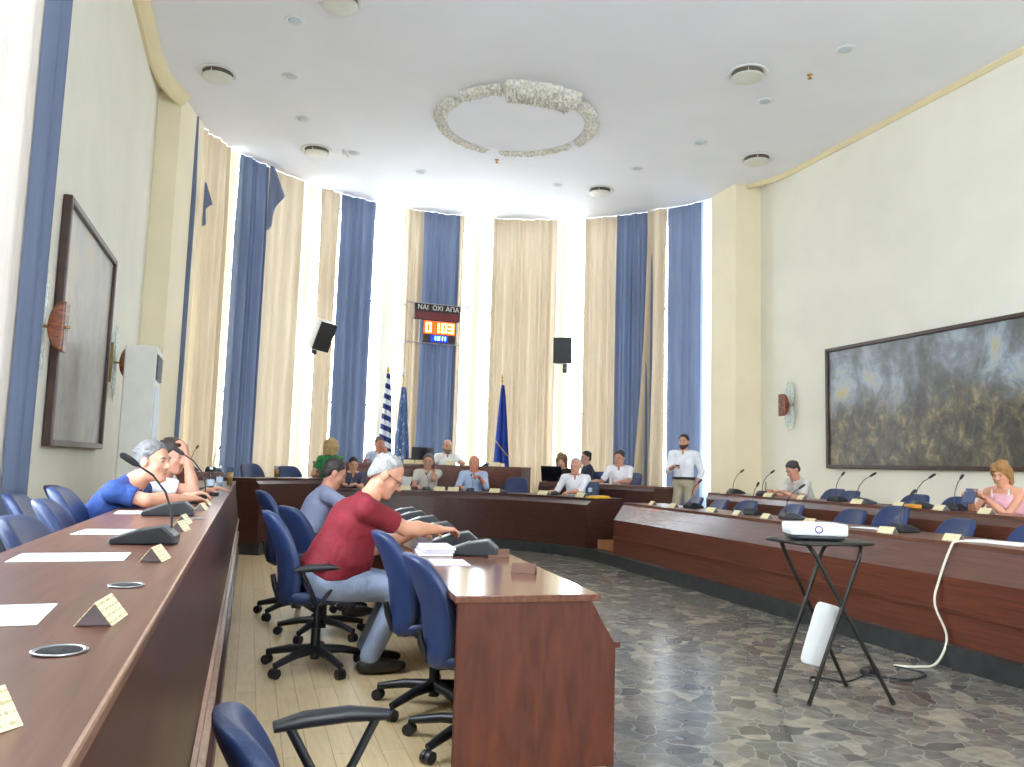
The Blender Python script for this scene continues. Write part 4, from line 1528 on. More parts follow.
# ------------------------------------------------------------------ people: smooth distance fields turned into one surface
class Field:
    def __init__(s, lo, hi, h):
        s.lo = np.array(lo, float); s.h = h
        s.n = np.maximum(4, np.ceil((np.array(hi) - s.lo) / h).astype(int) + 1)
        s.a = np.full(s.n, 1.0, np.float32)

    def _sub(s, lo, hi, mg):
        i0 = np.clip(np.floor((np.array(lo) - mg - s.lo) / s.h).astype(int), 0, s.n - 1)
        i1 = np.clip(np.ceil((np.array(hi) + mg - s.lo) / s.h).astype(int) + 1, 1, s.n)
        if np.any(i1 <= i0): return None
        ax = [s.lo[k] + s.h * np.arange(i0[k], i1[k]) for k in range(3)]
        g = np.meshgrid(*ax, indexing='ij')
        return tuple(slice(i0[k], i1[k]) for k in range(3)), g

    def _merge(s, sl, d, k):
        o = s.a[sl]
        if k > 0:
            hh = np.maximum(k - np.abs(o - d), 0) / k
            s.a[sl] = np.minimum(o, d) - hh * hh * k * .25
        else:
            s.a[sl] = np.minimum(o, d)

    def cone(s, p, q, r0, r1, k=.02):
        p, q = np.array(p, float), np.array(q, float)
        rm = max(r0, r1)
        sb = s._sub(np.minimum(p, q), np.maximum(p, q), rm + k + 3 * s.h)
        if sb is None: return s
        sl, (X, Y, Z) = sb
        d = q - p
        dd = max(d @ d, 1e-9)
        t = np.clip(((X - p[0]) * d[0] + (Y - p[1]) * d[1] + (Z - p[2]) * d[2]) / dd, 0, 1)
        dist = np.sqrt((X - p[0] - t * d[0]) ** 2 + (Y - p[1] - t * d[1]) ** 2 + (Z - p[2] - t * d[2]) ** 2) - (r0 + (r1 - r0) * t)
        s._merge(sl, dist.astype(np.float32), k)
        return s

    def _elld(s, g, c, rad, M3):
        X, Y, Z = g
        P = np.stack([X - c[0], Y - c[1], Z - c[2]], -1) @ M3      # columns of M3 are the axes
        k0 = np.sqrt(((P / rad) ** 2).sum(-1))
        k1 = np.sqrt(((P / (np.array(rad) ** 2)) ** 2).sum(-1)) + 1e-9
        return (k0 * (k0 - 1) / k1).astype(np.float32)

    def ell(s, c, rad, M3=np.eye(3), k=.02, sub=False):
        c = np.array(c, float)
        rm = max(rad)
        sb = s._sub(c, c, rm + k + 3 * s.h)
        if sb is None: return s
        sl, g = sb
        d = s._elld(g, c, np.array(rad), M3)
        if sub:
            s.a[sl] = np.maximum(s.a[sl], -d)
        else:
            s._merge(sl, d, k)
        return s

    def cut(s, n, p, jit=0):
        """remove everything on the side the normal points to"""
        n, p = np.array(n, float), np.array(p, float)
        g = np.meshgrid(*[s.lo[k] + s.h * np.arange(s.n[k]) for k in range(3)], indexing='ij')
        d = ((g[0] - p[0]) * n[0] + (g[1] - p[1]) * n[1] + (g[2] - p[2]) * n[2]).astype(np.float32)
        if jit:
            d = d + jit * (np.sin(g[0] * 190 + 1) * np.sin(g[1] * 170 + 2) + .6 * np.sin(g[2] * 230 + g[0] * 90)).astype(np.float32)
        s.a = np.maximum(s.a, d)
        return s

    def cone_cut(s, p, q, r0, n, pt):
        """capsule cut flat by a plane, for sleeves and trouser legs: returns via min"""
        return s

    def mesh(s, name, mat):
        a = s.a
        sg = a < 0
        nx, ny, nz = a.shape
        cnt = np.zeros((nx - 1, ny - 1, nz - 1), np.int8)
        for i in (0, 1):
            for j in (0, 1):
                for k in (0, 1):
                    cnt += sg[i:nx - 1 + i, j:ny - 1 + j, k:nz - 1 + k]
        act = (cnt > 0) & (cnt < 8)
        idx = -np.ones(act.shape, np.int64)
        cells = np.argwhere(act)
        idx[act] = np.arange(len(cells))
        acc = np.zeros((len(cells), 3))
        num = np.zeros(len(cells))
        cor = [(i, j, k) for i in (0, 1) for j in (0, 1) for k in (0, 1)]
        vals = {c: a[cells[:, 0] + c[0], cells[:, 1] + c[1], cells[:, 2] + c[2]] for c in cor}
        for c in cor:
            for ax in range(3):
                if c[ax] == 0:
                    e = list(c); e[ax] = 1; e = tuple(e)
                    va, vb = vals[c], vals[e]
                    m = (va < 0) != (vb < 0)
                    t = np.where(m, va / np.where(m, va - vb, 1), 0)
                    p = np.zeros((len(cells), 3))
                    p += np.array(c)
                    p[:, ax] += t
                    acc[m] += p[m]
                    num[m] += 1
        vs = s.lo + s.h * (cells + acc / np.maximum(num, 1)[:, None])
        quads = []
        for ax in range(3):
            o1, o2 = [(1, 2), (2, 0), (0, 1)][ax]
            A = sg[tuple(slice(0, -1) if k == ax else slice(1, -1) for k in range(3))]
            B = sg[tuple(slice(1, None) if k == ax else slice(1, -1) for k in range(3))]
            for inv in (0, 1):
                m = (A & ~B) if not inv else (~A & B)
                w = np.argwhere(m)
                if not len(w): continue
                w = w + np.array([0 if k == ax else 1 for k in range(3)])
                d1 = np.zeros(3, int); d1[o1] = 1
                d2 = np.zeros(3, int); d2[o2] = 1
                def I(q): return idx[q[:, 0], q[:, 1], q[:, 2]]
                q = np.stack([I(w - d1 - d2), I(w - d2), I(w), I(w - d1)], 1)
                quads.append(q if not inv else q[:, ::-1])
        q = np.concatenate(quads) if quads else np.zeros((0, 4), int)
        q = q[(q >= 0).all(1)]
        me = bpy.data.meshes.new(name)
        me.vertices.add(len(vs))
        me.vertices.foreach_set('co', vs.astype(np.float32).ravel())
        me.loops.add(len(q) * 4)
        me.loops.foreach_set('vertex_index', q.astype(np.int32).ravel())
        me.polygons.add(len(q))
        me.polygons.foreach_set('loop_start', np.arange(0, len(q) * 4, 4, dtype=np.int32))
        me.polygons.foreach_set('use_smooth', np.ones(len(q), bool))
        me.materials.append(mat)
        me.update(calc_edges=True)
        me.validate()
        return me

def nrm(v):
    v = np.array(v, float)
    return v / (np.linalg.norm(v) + 1e-9)

def ik(a, t, l1, l2, pole):
    """elbow or knee between a and the target t (moved closer if out of reach)"""
    a, t = np.array(a, float), np.array(t, float)
    d = t - a
    L_ = np.linalg.norm(d)
    if L_ > (l1 + l2) * .985:
        t = a + d / L_ * (l1 + l2) * .985
        d = t - a
        L_ = np.linalg.norm(d)
    u = d / L_
    x = (l1 * l1 - l2 * l2 + L_ * L_) / (2 * L_)
    h = math.sqrt(max(l1 * l1 - x * x, 1e-6))
    p = np.array(pole, float)
    p = nrm(p - u * (p @ u))
    return a + u * x + p * h, t

SK, CL = {}, {}
def skin_mat(c):
    if c not in SK:
        SK[c] = simple('skin', c, .5, var=.05, vscale=14)
    return SK[c]
def garment(c, rough):
    m = simple('garment cloth', c, rough, var=.05, vscale=10)
    nt = m.node_tree
    b = nt.nodes['Principled BSDF']
    n = N(nt, 'ShaderNodeTexNoise')
    n.inputs['Scale'].default_value = 9
    n.inputs['Detail'].default_value = 2
    n.inputs['Distortion'].default_value = 1.2
    L(nt, coords(nt, (1, 1, .7)), n.inputs['Vector'])
    bp = N(nt, 'ShaderNodeBump')
    bp.inputs['Strength'].default_value = .55
    bp.inputs['Distance'].default_value = .035
    L(nt, n.outputs['Fac'], bp.inputs['Height'])
    L(nt, bp.outputs['Normal'], b.inputs['Normal'])
    return m
def fab(c, pattern=None, rough=.8):
    k = (c, pattern)
    if k not in CL:
        if pattern == 'check':
            m, nt, b = new_mat('checked shirt cloth')
            vec = coords(nt, (1, 1, 1), (PI / 2, 0, 0))
            ch = N(nt, 'ShaderNodeTexBrick')
            ch.inputs['Scale'].default_value = 18
            ch.inputs['Color1'].default_value = lin(c)
            ch.inputs['Color2'].default_value = lin(tuple(min(255, x * 1.05) for x in c))
            ch.inputs['Mortar'].default_value = lin(tuple(x * .8 for x in c))
            L(nt, vec, ch.inputs['Vector'])
            L(nt, ch.outputs['Color'], b.inputs['Base Color'])
            b.inputs['Roughness'].default_value = rough
            CL[k] = m
        else:
            CL[k] = garment(c, rough)
    return CL[k]

HM = {}
def hair_mat(c):
    if c not in HM:
        m, nt, b = new_mat('hair')
        vec = coords(nt, (1, 1, .45))
        n = N(nt, 'ShaderNodeTexNoise')
        n.inputs['Scale'].default_value = 130
        n.inputs['Detail'].default_value = 4
        L(nt, vec, n.inputs['Vector'])
        r = ramp(nt, [(.3, tuple(x * .74 for x in c)), (.7, tuple(min(255, x * 1.08) for x in c))])
        L(nt, n.outputs['Fac'], r.inputs['Fac'])
        L(nt, r.outputs['Color'], b.inputs['Base Color'])
        b.inputs['Roughness'].default_value = .6
        bp = N(nt, 'ShaderNodeBump')
        bp.inputs['Strength'].default_value = .45
        bp.inputs['Distance'].default_value = .01
        L(nt, n.outputs['Fac'], bp.inputs['Height'])
        L(nt, bp.outputs['Normal'], b.inputs['Normal'])
        HM[c] = m
    return HM[c]

def person(label, loc, heading, seat=.48, lean=8, side=0, head=(0, 0), head_fwd=0, hands=None, sc=1., fat=1., vox=.011,
           skin=(206, 150, 122), hair=('short', (60, 48, 40)), shirt=((240, 240, 240), .62, None), trousers=(70, 70, 80), stand=False,
           poles=None, feet=None, extras=(), collar=True, grip=(.55, .55), palm=None, hsc=1., hv=1., female=False, shoes=(34, 30, 28), shirt_len=.0, elbows_out=.5, elbows=(None, None)):
    loc = np.array(loc, float)
    hd = R(heading)
    F = np.array([math.cos(hd), math.sin(hd), 0]); RT = np.array([math.sin(hd), -math.cos(hd), 0]); U = np.array([0, 0, 1.])
    def W(r, f, u): return RT * r + F * f + U * u
    la = R(lean)
    SP = nrm(F * math.sin(la) + U * math.cos(la) + RT * math.sin(R(side)))
    BF = nrm(np.cross(SP, RT)) * 1.0           # chest front direction
    if BF @ F < 0: BF = -BF
    hz = (seat + .10) if not stand else .93 * sc
    H = W(0, 0, hz)
    C = H + SP * .29 * sc
    NB = H + SP * .50 * sc + BF * .0
    sw = (.165 if female else .185) * sc
    SHL = H + SP * .445 * sc - RT * sw
    SHR = H + SP * .445 * sc + RT * sw
    ND = nrm(SP * .7 + U * .45 + F * .12)
    HC_ = NB + ND * .152 * sc + F * head_fwd
    yw, pt = R(head[0]), R(head[1])
    hf = F * math.cos(yw) + RT * math.sin(yw)
    hr = nrm(np.cross(hf, U))
    hf2 = hf * math.cos(pt) - U * math.sin(pt)
    hu = np.cross(hr, hf2)
    MH = np.stack([hr, hf2, hu], 1)
    hs = sc * .98 * hsc
    def h(x, y, z): return HC_ + MH @ (np.array([x, y, z]) * hs)
    # arms
    tl, tr = hands if hands else (W(-.2, .3, hz - .02), W(.2, .3, hz - .02))
    if hands:
        tl, tr = np.array(tl, float) - loc, np.array(tr, float) - loc
    poles = poles or ((-elbows_out, -.25, -1), (elbows_out, -.25, -1))
    EL, WL = ik(SHL, tl, .29 * sc, .265 * sc, W(*poles[0]))
    ER, WR = ik(SHR, tr, .29 * sc, .265 * sc, W(*poles[1]))
    if elbows[0]: EL = np.array(elbows[0], float) - loc
    if elbows[1]: ER = np.array(elbows[1], float) - loc
    # legs
    hpL, hpR = H - RT * .09 * sc - U * .02, H + RT * .09 * sc - U * .02
    if stand:
        fl, fr = (W(-.10, .03, .08), W(.12, -.05, .08)) if feet is None else (W(*feet[0]), W(*feet[1]))
        pk = (F, F)
    else:
        fl, fr = (W(-.13, .42, .08), W(.13, .42, .08)) if feet is None else (W(*feet[0]), W(*feet[1]))
        pk = (F + U * .8, F + U * .8)
    KL, AL = ik(hpL, fl, .43 * sc, .42 * sc, pk[0])
    KR, AR_ = ik(hpR, fr, .43 * sc, .42 * sc, pk[1])
    allp = np.array([H, C, NB, HC_, EL, ER, WL, WR, KL, KR, AL, AR_])
    lo, hi = allp.min(0) - .26, allp.max(0) + .26
    lo[2] = -.02
    MT = np.stack([RT, BF, SP], 1)
    f = fat
    # ---------------- body
    B = Field(lo, hi, vox)
    g = .92
    B.ell(H + SP * .02, (.155 * sc * g * f, .12 * sc * g * f, .12 * sc), MT, .03)
    B.ell(H + SP * .15 * sc + BF * .03 * (f - 1) * 2, (.145 * sc * g * f, .11 * sc * g * f ** 1.5, .17 * sc), MT, .04)
    B.ell(H + SP * .34 * sc, (.155 * sc * g, .112 * sc * g, .16 * sc), MT, .04)
    B.cone(SHL, SHR, .052 * sc, .052 * sc, .03)
    B.cone(NB, HC_ - hu * .05 - hf2 * .012, .058 * sc * (.85 if female else 1), .054 * sc * (.85 if female else 1), .025)
    B.cone(SHL, NB, .045 * sc, .055 * sc, .03)
    B.cone(SHR, NB, .045 * sc, .055 * sc, .03)
    am = (.85 if female else 1.) * (1 + .35 * (f - 1))
    for Sh, E_, Wr in ((SHL, EL, WL), (SHR, ER, WR)):
        B.cone(Sh, E_, .05 * sc * am, .039 * sc * am, .02)
        fm = E_ + (Wr - E_) * .35
        B.cone(E_, fm, .038 * sc * am, .041 * sc * am, .015)
        B.cone(fm, Wr, .041 * sc * am, .027 * sc, .015)
    for hp, K, A in ((hpL, KL, AL), (hpR, KR, AR_)):
        B.cone(hp, K, .078 * sc * (.5 + .5 * f), .052 * sc, .03)
        B.cone(K, K + (A - K) * .35, .05 * sc, .053 * sc, .02)
        B.cone(K + (A - K) * .35, A, .053 * sc, .036 * sc, .02)
        B.cone(A, A + F * .13 - U * .045, .036, .03, .02)
    # hands with five fingers
    for hi_, (E_, Wr, sgn) in enumerate(((EL, WL, -1), (ER, WR, 1))):
        d = nrm(Wr - E_)
        if palm and palm[hi_] is not None:
            pn = nrm(W(*palm[hi_][:3]))
            if len(palm[hi_]) > 3:
                d = nrm(W(*palm[hi_][3:]))
        else:
            pn = np.array([0, 0, -1.])
            d = nrm(d * np.array([1, 1, .35]))
        pn = nrm(pn - d * (pn @ d))
        sd = np.cross(d, pn)                         # across the palm
        if sd @ RT * sgn > 0: sd = -sd               # towards the thumb: inwards
        for q in (-.028, 0, .026):
            B.cone(Wr + sd * q * .6 * sc, Wr + d * .085 * sc + sd * q * sc, .017 * sc, .0145 * sc, .012)
        cu = grip[hi_]
        for q, ln in ((-.036, .058), (-.012, .074), (.012, .08), (.034, .072)):
            p0 = Wr + d * .088 * sc + sd * q * sc
            d1 = nrm(d * math.cos(cu) + pn * math.sin(cu))
            d2 = nrm(d * math.cos(cu * 2.2) + pn * math.sin(cu * 2.2))
            p1 = p0 + d1 * ln * .55 * sc
            p2 = p1 + d2 * ln * .5 * sc
            B.cone(p0, p1, .0095 * sc, .009 * sc, .004)
            B.cone(p1, p2, .009 * sc, .0078 * sc, .003)
        t0 = Wr + d * .025 * sc + sd * .026 * sc
        t1 = t0 + nrm(d * .6 + sd * .75 + pn * .35) * .042 * sc
        t2 = t1 + nrm(d * .9 + sd * .25 + pn * .4) * .036 * sc
        B.cone(t0, t1, .0135 * sc, .0105 * sc, .008)
        B.cone(t1, t2, .0105 * sc, .009 * sc, .004)
    # head
    B.ell(h(0, -.012, .032), np.array((.074, .096, .086)) * hs, MH, .02)
    B.ell(h(0, .028, -.04), np.array((.060, .064, .078)) * hs, MH, .03)
    fw = .004 * (f - 1) * 10
    for s_ in (-1, 1):
        B.cone(h(s_ * (.046 + fw), .0, -.055), h(s_ * .012, .070, -.098), .024 * hs, .020 * hs, .02)
        B.ell(h(s_ * .036, .058, -.028), np.array((.024, .02, .022)) * hs, MH, .02)
        B.ell(h(s_ * .077, -.008, -.008), np.array((.011, .026, .032)) * hs, MH, .006)
        B.ell(h(s_ * .031, .100, .006), np.array((.017, .018, .011)) * hs, MH, sub=True)
    B.cone(h(-.032, .076, .024), h(.032, .076, .024), .013 * hs, .013 * hs, .015)
    B.cone(h(0, .088, .012), h(0, .112, -.026), .009 * hs, .0125 * hs, .01)
    for s_ in (-1, 1):
        B.cone(h(s_ * .012, .096, -.03), h(s_ * .012, .096, -.03), .009 * hs, .009 * hs, .006)
    B.cone(h(-.018, .083, -.062), h(.018, .083, -.062), .0095 * hs, .0095 * hs, .008)
    B.cone(h(-.015, .082, -.073), h(.015, .082, -.073), .0095 * hs, .0095 * hs, .006)
    B.cone(h(0, .072, -.098), h(0, .072, -.098), .02 * hs, .02 * hs, .02)
    body = bpy.data.objects.new('person', B.mesh('person', skin_mat(skin)))
    COL.objects.link(body)
    body.location = loc
    tag(body, label, 'person')
    def part(fld, name, mat):
        me = fld.mesh(name, mat)
        if len(me.vertices) == 0: return None
        o = bpy.data.objects.new(name, me)
        COL.objects.link(o)
        o.parent = body
        return o
    # ---------------- eyes, brows, mouth
    for s_ in (-1, 1):
        mb = MB()
        Mx = Matrix.Translation(V(h(s_ * .0305, .0755, .006)))
        mb.lathe([(.0115 * hs * math.cos(a), .0115 * hs * math.sin(a)) for a in np.linspace(-PI / 2, PI / 2, 7)], n=10, mi=0, M4=Mx)
        Mx = Matrix.Translation(V(h(s_ * .0305, .082, .006)))
        mb.lathe([(.0062 * hs * math.cos(a), .0062 * hs * math.sin(a)) for a in np.linspace(-PI / 2, PI / 2, 5)], n=8, mi=1, M4=Mx)
        mb.build('eye', [M['sclera'], M['black']], body)
    hm = hair_mat(hair[1])
    for s_ in (-1, 1):
        mb = MB()
        mb.tube([V(h(s_ * .014, .0915, .026)), V(h(s_ * .032, .0905, .031)), V(h(s_ * .050, .078, .025))], [.004, .0045, .003], 6)
        mb.build('eyebrow', hm, body)
    mb = MB()
    mb.tube([V(h(-.023, .087, -.068)), V(h(-.008, .0945, -.0665)), V(h(.008, .0945, -.0665)), V(h(.023, .087, -.068))], [.0015, .0035, .0035, .0015], 6)
    mb.build('lips', fab((150, 84, 76), None, .5), body)
    # ---------------- hair
    st_ = hair[0]
    if st_:
        hb = Field(HC_ - .26 * hs, HC_ + .26 * hs, min(vox, .008))
        if st_ == 'bob':
            hb.ell(h(0, -.02, .036), np.array((.096, .113, .104)) * hs * hv, MH, .02)
            for s_ in (-1, 1):
                hb.cone(h(s_ * .075 * hv, .0, .03), h(s_ * .078 * hv, -.02, -.10), .036 * hs * hv, .026 * hs * hv, .03)
                hb.cone(h(s_ * .04, -.08 * hv, .0), h(s_ * .045, -.07 * hv, -.115), .05 * hs * hv, .035 * hs * hv, .03)
            for i in range(26):
                a, e = rng.uniform(0, 2 * PI), rng.uniform(-.5, 1.4)
                q = (.09 * hv * math.cos(a) * math.cos(e), -.02 + .105 * hv * math.sin(a) * math.cos(e), .04 + .095 * hv * math.sin(e))
                hb.ell(h(*q), np.array((.026, .026, .024)) * hs * hv, MH, .015)
            pl = [((0, .95, -.30), (0, .074, .02))]
        else:
            rd = {'short': (.080, .102, .094), 'thin': (.0775, .0995, .090), 'ring': (.079, .1005, .090), 'full': (.088, .108, .106)}[st_]
            hb.ell(h(0, -.019, .036), np.array(rd) * hs, MH, .0)
            for s_ in (-1, 1):
                hb.ell(h(s_ * .066, .012, -.004), np.array((.014, .016, .036)) * hs, MH, .01)
            hb.ell(h(0, -.06, -.025), np.array((.066, .05, .055)) * hs, MH, .02)
            if st_ in ('short', 'full', 'thin'):
                for i in range(40):
                    a, e = rng.uniform(0, 2 * PI), rng.uniform(.1, 1.5)
                    q = (rd[0] * .97 * math.cos(a) * math.cos(e), -.020 + rd[1] * .97 * math.sin(a) * math.cos(e), .032 + rd[2] * .97 * math.sin(e))
                    hb.ell(h(*q), np.array((.02, .02, .006)) * hs, MH, .008)
            pl = [((0, .80, -.60), (0, .062, .080) if st_ != 'thin' else (0, .028, .075)), ((0, .1, -1), (0, 0, -.075))]
            if st_ == 'ring':
                pl.append(((0, .55, 1.0), (0, -.02, .065)))
        for n_, p_ in pl:
            hb.cut(MH @ nrm(n_), h(*p_), .0045)
        if st_ != 'bob':
            for s_ in (-1, 1):      # keep the ears free
                hb.ell(h(s_ * .085, -.006, -.012), np.array((.03, .026, .034)) * hs, MH, sub=True)
        part(hb, 'hair', hm)
    # ---------------- shirt
    col, frac, pat = shirt
    T = Field(lo, hi, vox)
    e = .012
    T.ell(H + SP * .03, (.155 * sc * f + e, .12 * sc * f + e, .125 * sc), MT, .03)
    T.ell(H + SP * .15 * sc + BF * .04 * (f - 1) * 2, (.148 * sc * f + e, .112 * sc * f ** 1.5 + e, .18 * sc), MT, .05)
    T.ell(H + SP * .33 * sc, (.158 * sc * (1 + .5 * (f - 1)) + e, .114 * sc * (1 + .9 * (f - 1)) + e, .175 * sc), MT, .06)
    if female:
        for s_ in (-1, 1):
            T.ell(H + SP * .33 * sc + RT * s_ * .075 + BF * .085, (.07, .06, .068), MT, .04)
    if frac > .1:
        T.cone(SHL, SHR, .062 * sc, .062 * sc, .04)
        T.cone(SHL, NB - SP * .02, .056 * sc, .066 * sc, .03)
        T.cone(SHR, NB - SP * .02, .056 * sc, .066 * sc, .03)
    else:
        for Sh in (SHL, SHR):
            T.cone(NB * .45 + Sh * .55 - SP * .02, C + (Sh - C) * .5, .042 * sc, .05 * sc, .03)
    if not stand:
        T.cut(-U, H + U * .01)
    if stand or shirt_len:
        T.ell(H - U * .04, (.16 * sc * f + e, .125 * sc * f + e, .11), MT, .03)
        T.cut(-SP, H + SP * (.055 if stand else -.1))
    T.cut(nrm(SP + BF * .3), NB + SP * .022 * sc)
    if frac <= .1:
        T.cut(nrm(SP + BF * .35), NB - SP * (.02) * sc)
    for Sh, E_, Wr in ((SHL, EL, WL), (SHR, ER, WR)):
        if frac <= .1: continue
        SF = Field(lo, hi, vox)
        ra = .062 * sc * am
        if frac <= 1:
            end = Sh + (E_ - Sh) * frac
            SF.cone(Sh, end + (E_ - Sh) * .2, ra, ra * .93, 0)
            SF.cut(nrm(E_ - Sh), end)
        else:
            SF.cone(Sh, E_, ra, .051 * sc * am, 0)
            end = E_ + (Wr - E_) * (frac - 1)
            SF.cone(E_, end + (Wr - E_) * .1, .05 * sc * am, .044 * sc if frac < 1.6 else .037 * sc, .015)
            SF.a = np.maximum(SF.a, -1)
            gd = nrm(Wr - E_)
            g3 = np.meshgrid(*[SF.lo[k] + SF.h * np.arange(SF.n[k]) for k in range(3)], indexing='ij')
            dd = (g3[0] - end[0]) * gd[0] + (g3[1] - end[1]) * gd[1] + (g3[2] - end[2]) * gd[2]
            near = (g3[0] - end[0]) ** 2 + (g3[1] - end[1]) ** 2 + (g3[2] - end[2]) ** 2 < .12 ** 2
            SF.a = np.where(near, np.maximum(SF.a, dd.astype(np.float32)), SF.a)
        hh = np.maximum(.02 - np.abs(T.a - SF.a), 0) / .02
        T.a = np.minimum(T.a, SF.a) - hh * hh * .02 * .25
    if collar:
        T.ell(NB + BF * (.085 + .04 * (f - 1)) * sc - SP * .012 * sc, np.array((.022, .06, .055)) * sc, MT, sub=True)
    sh = part(T, 'shirt', fab(col, pat))
    if collar and sh:
        def q(x, y, z): return V(NB + (RT * x + BF * y + SP * z) * sc)
        cb = MB()
        ring = [q(.068 * math.sin(a), -.012 - .064 * math.cos(a), .0) for a in np.linspace(-2.1, 2.1, 15)]
        top = [q(.060 * math.sin(a), -.002 - .056 * math.cos(a), .036 - .016 * abs(a) / 2.1) for a in np.linspace(-2.1, 2.1, 15)]
        low = [q(.082 * math.sin(a), -.010 - .076 * math.cos(a), -.018) for a in np.linspace(-2.1, 2.1, 15)]
        cb.add(ring + top + low, [(k, k + 1, k + 16, k + 15) for k in range(14)] + [(k + 15, k + 16, k + 31, k + 30) for k in range(14)], 0, True)
        for s_ in (-1, 1):
            cb.add([q(s_ * .060, .020, .032), q(s_ * .020, .072, .004), q(s_ * .046, .104 + .05 * (f - 1), -.052), q(s_ * .078, .050, -.010)], [(0, 1, 2, 3)])
        co = cb.build('collar', fab(col, pat), body)
        so_ = co.modifiers.new('cloth', 'SOLIDIFY')
        so_.thickness = .006
    # ---------------- trousers and shoes
    P = Field(lo, hi, vox)
    P.ell(H - SP * .0, (.158 * sc * f + .006, .125 * sc * f + .006, .115 * sc), MT, .03)
    for hp, K, A in ((hpL, KL, AL), (hpR, KR, AR_)):
        P.cone(hp, K, .086 * sc * (.5 + .5 * f) + .006, .068 * sc, .03)
        P.cone(K, A + U * .03, .067 * sc, .056 * sc, .03)
    P.cut(U, H + U * (.075 if not stand else .068) * sc)
    part(P, 'trousers', fab(trousers))
    mb = MB()
    for A in (AL, AR_):
        cc = A + F * .075 - U * .035
        Mx = Matrix.Translation(V(cc)) @ Matrix.Rotation(hd - PI / 2, 4, 'Z')
        so = MB()
        so.sq((0, 0, 0), (.048 * sc, .14 * sc, .045), .6, .6, 24, 12, M4=Mx, fn=lambda p: (p[0] * (1 - .15 * (p[1] / .14)), p[1], p[2] * (1 - .35 * max(0, p[1] / .14))))
        so.build('shoe', fab(shoes, None, .4), body)
    info = dict(loc=loc, F=F, R=RT, U=U, h=h, WL=WL, WR=WR, MH=MH, H=H, SP=SP, BF=BF, NB=NB, hs=hs, EL=EL, ER=ER, body=body, C=C)
    return info

def glasses(P):
    mb = MB()
    for s_ in (-1, 1):
        c = V(P['loc'] * 0 + P['h'](s_ * .033, .1, .004))
        x, u = V(P['MH'][:, 0]), V(P['MH'][:, 2])
        mb.tube([c + (x * math.cos(a) * .024 + u * math.sin(a) * .017) for a in np.linspace(0, 2 * PI, 15)], .0022, 6, cap=False)
        mb.tube([V(P['h'](s_ * .058, .097, .008)), V(P['h'](s_ * .082, .0, .012))], .0022, 6)
    mb.tube([V(P['h'](-.01, .104, .008)), V(P['h'](.01, .104, .008))], .0022, 6)
    return mb.build('glasses', M['black'], P['body'])

def beard(P, col):
    f = Field(np.array(P['h'](0, 0, -.03)) - .2, np.array(P['h'](0, 0, -.03)) + .2, .008)
    MH, h, hs = P['MH'], P['h'], P['hs']
    f.ell(h(0, .03, -.05), np.array((.066, .068, .08)) * hs, MH, .01)
    for s_ in (-1, 1):
        f.cone(h(s_ * .05, .0, -.055), h(s_ * .012, .074, -.1), .028 * hs, .026 * hs, .015)
    f.cut(MH @ nrm((0, .25, 1)), h(0, .08, -.05))
    o = bpy.data.objects.new('beard', f.mesh('beard', hair_mat(col)))
    COL.objects.link(o)
    o.parent = P['body']

def held(name, mb, mats, P, label, cat, at, M3=None):
    o = mb.build(name, mats, None, tuple(at))
    if M3 is not None:
        o.matrix_world = Matrix.Translation(V(at)) @ Matrix([list(r) + [0] for r in M3] + [[0, 0, 0, 1]])
    return tag(o, label, cat)

def wristwatch(P, left=True):
    E_, W_ = (P['EL'], P['WL']) if left else (P['ER'], P['WR'])
    d = nrm(W_ - E_)
    mb = MB()
    c = W_ - d * .03
    Mx = Matrix.Translation(V(c)) @ V(d).to_track_quat('Z', 'Y').to_matrix().to_4x4()
    mb.lathe([(.031, -.008), (.034, -.008), (.034, .008), (.031, .008), (.031, -.008)], n=18, M4=Mx)
    mb.build('wristwatch', M['black'], P['body'])

GREY_H = (196, 194, 190)
# the large man in red at the middle table
hand1 = tp(.33, 2.02, .86)
hand2 = tp(.12, 2.18, .84)
P = person('man in a dark red polo shirt leaning over the middle table', (.50, 5.36, 0), -2, seat=.48, lean=27, head=(8, 34), head_fwd=.05, hands=(hand2, hand1),
           sc=1.13, fat=1.34, vox=.0075, skin=(212, 154, 124), hair=('thin', (172, 170, 167)), shirt=((126, 22, 38), .72, None), trousers=(152, 166, 194),
           feet=((-.12, .30, .08), (.13, .30, .08)), grip=(.35, .45), elbows_out=.25)
glasses(P)
# the man in grey behind him
P = person('man in a grey blue shirt bent over the middle table behind the man in red', (.46, 7.2, 0), 5, seat=.52, lean=24, head=(4, 26), hands=(tp(.15, 3.9, .82), tp(.15, 3.4, .82)),
           sc=1.0, fat=1.08, vox=.010, skin=(190, 134, 110), hair=('short', (52, 44, 42)), shirt=((128, 132, 158), .8, None), trousers=(70, 72, 84))
# left desk
P = person('man in a blue polo shirt with grey hair leaning on the left desk', (-.94, 5.34, .28), -14, seat=.38, lean=37, head=(14, 4), head_fwd=.03, hands=((-.38, 5.66, 1.07), (-.36, 5.30, 1.07)), elbows=(None, (-.56, 5.08, 1.07)),
           sc=1.0, vox=.0075, skin=(206, 152, 126), hair=('short', (116, 114, 114)), shirt=((40, 70, 136), .68, None), trousers=(60, 64, 80), grip=(.5, .3), elbows_out=.7)
P = person('man in a white shirt holding his forehead, beside the man in the blue polo', (-.80, 6.3, .28), -12, seat=.36, lean=26, head=(18, 12), hands=((-.30, 6.6, 1.07), (-.43, 6.2, 1.32)),
           sc=1.0, vox=.009, skin=(196, 142, 118), hair=('short', (58, 46, 40)), shirt=((222, 222, 226), .62, None), trousers=(60, 64, 80),
           poles=((-.5, -.2, -1), (.3, .4, -1)), palm=(None, (0, -.9, .1, 0, -.2, 1)), grip=(.4, .6))
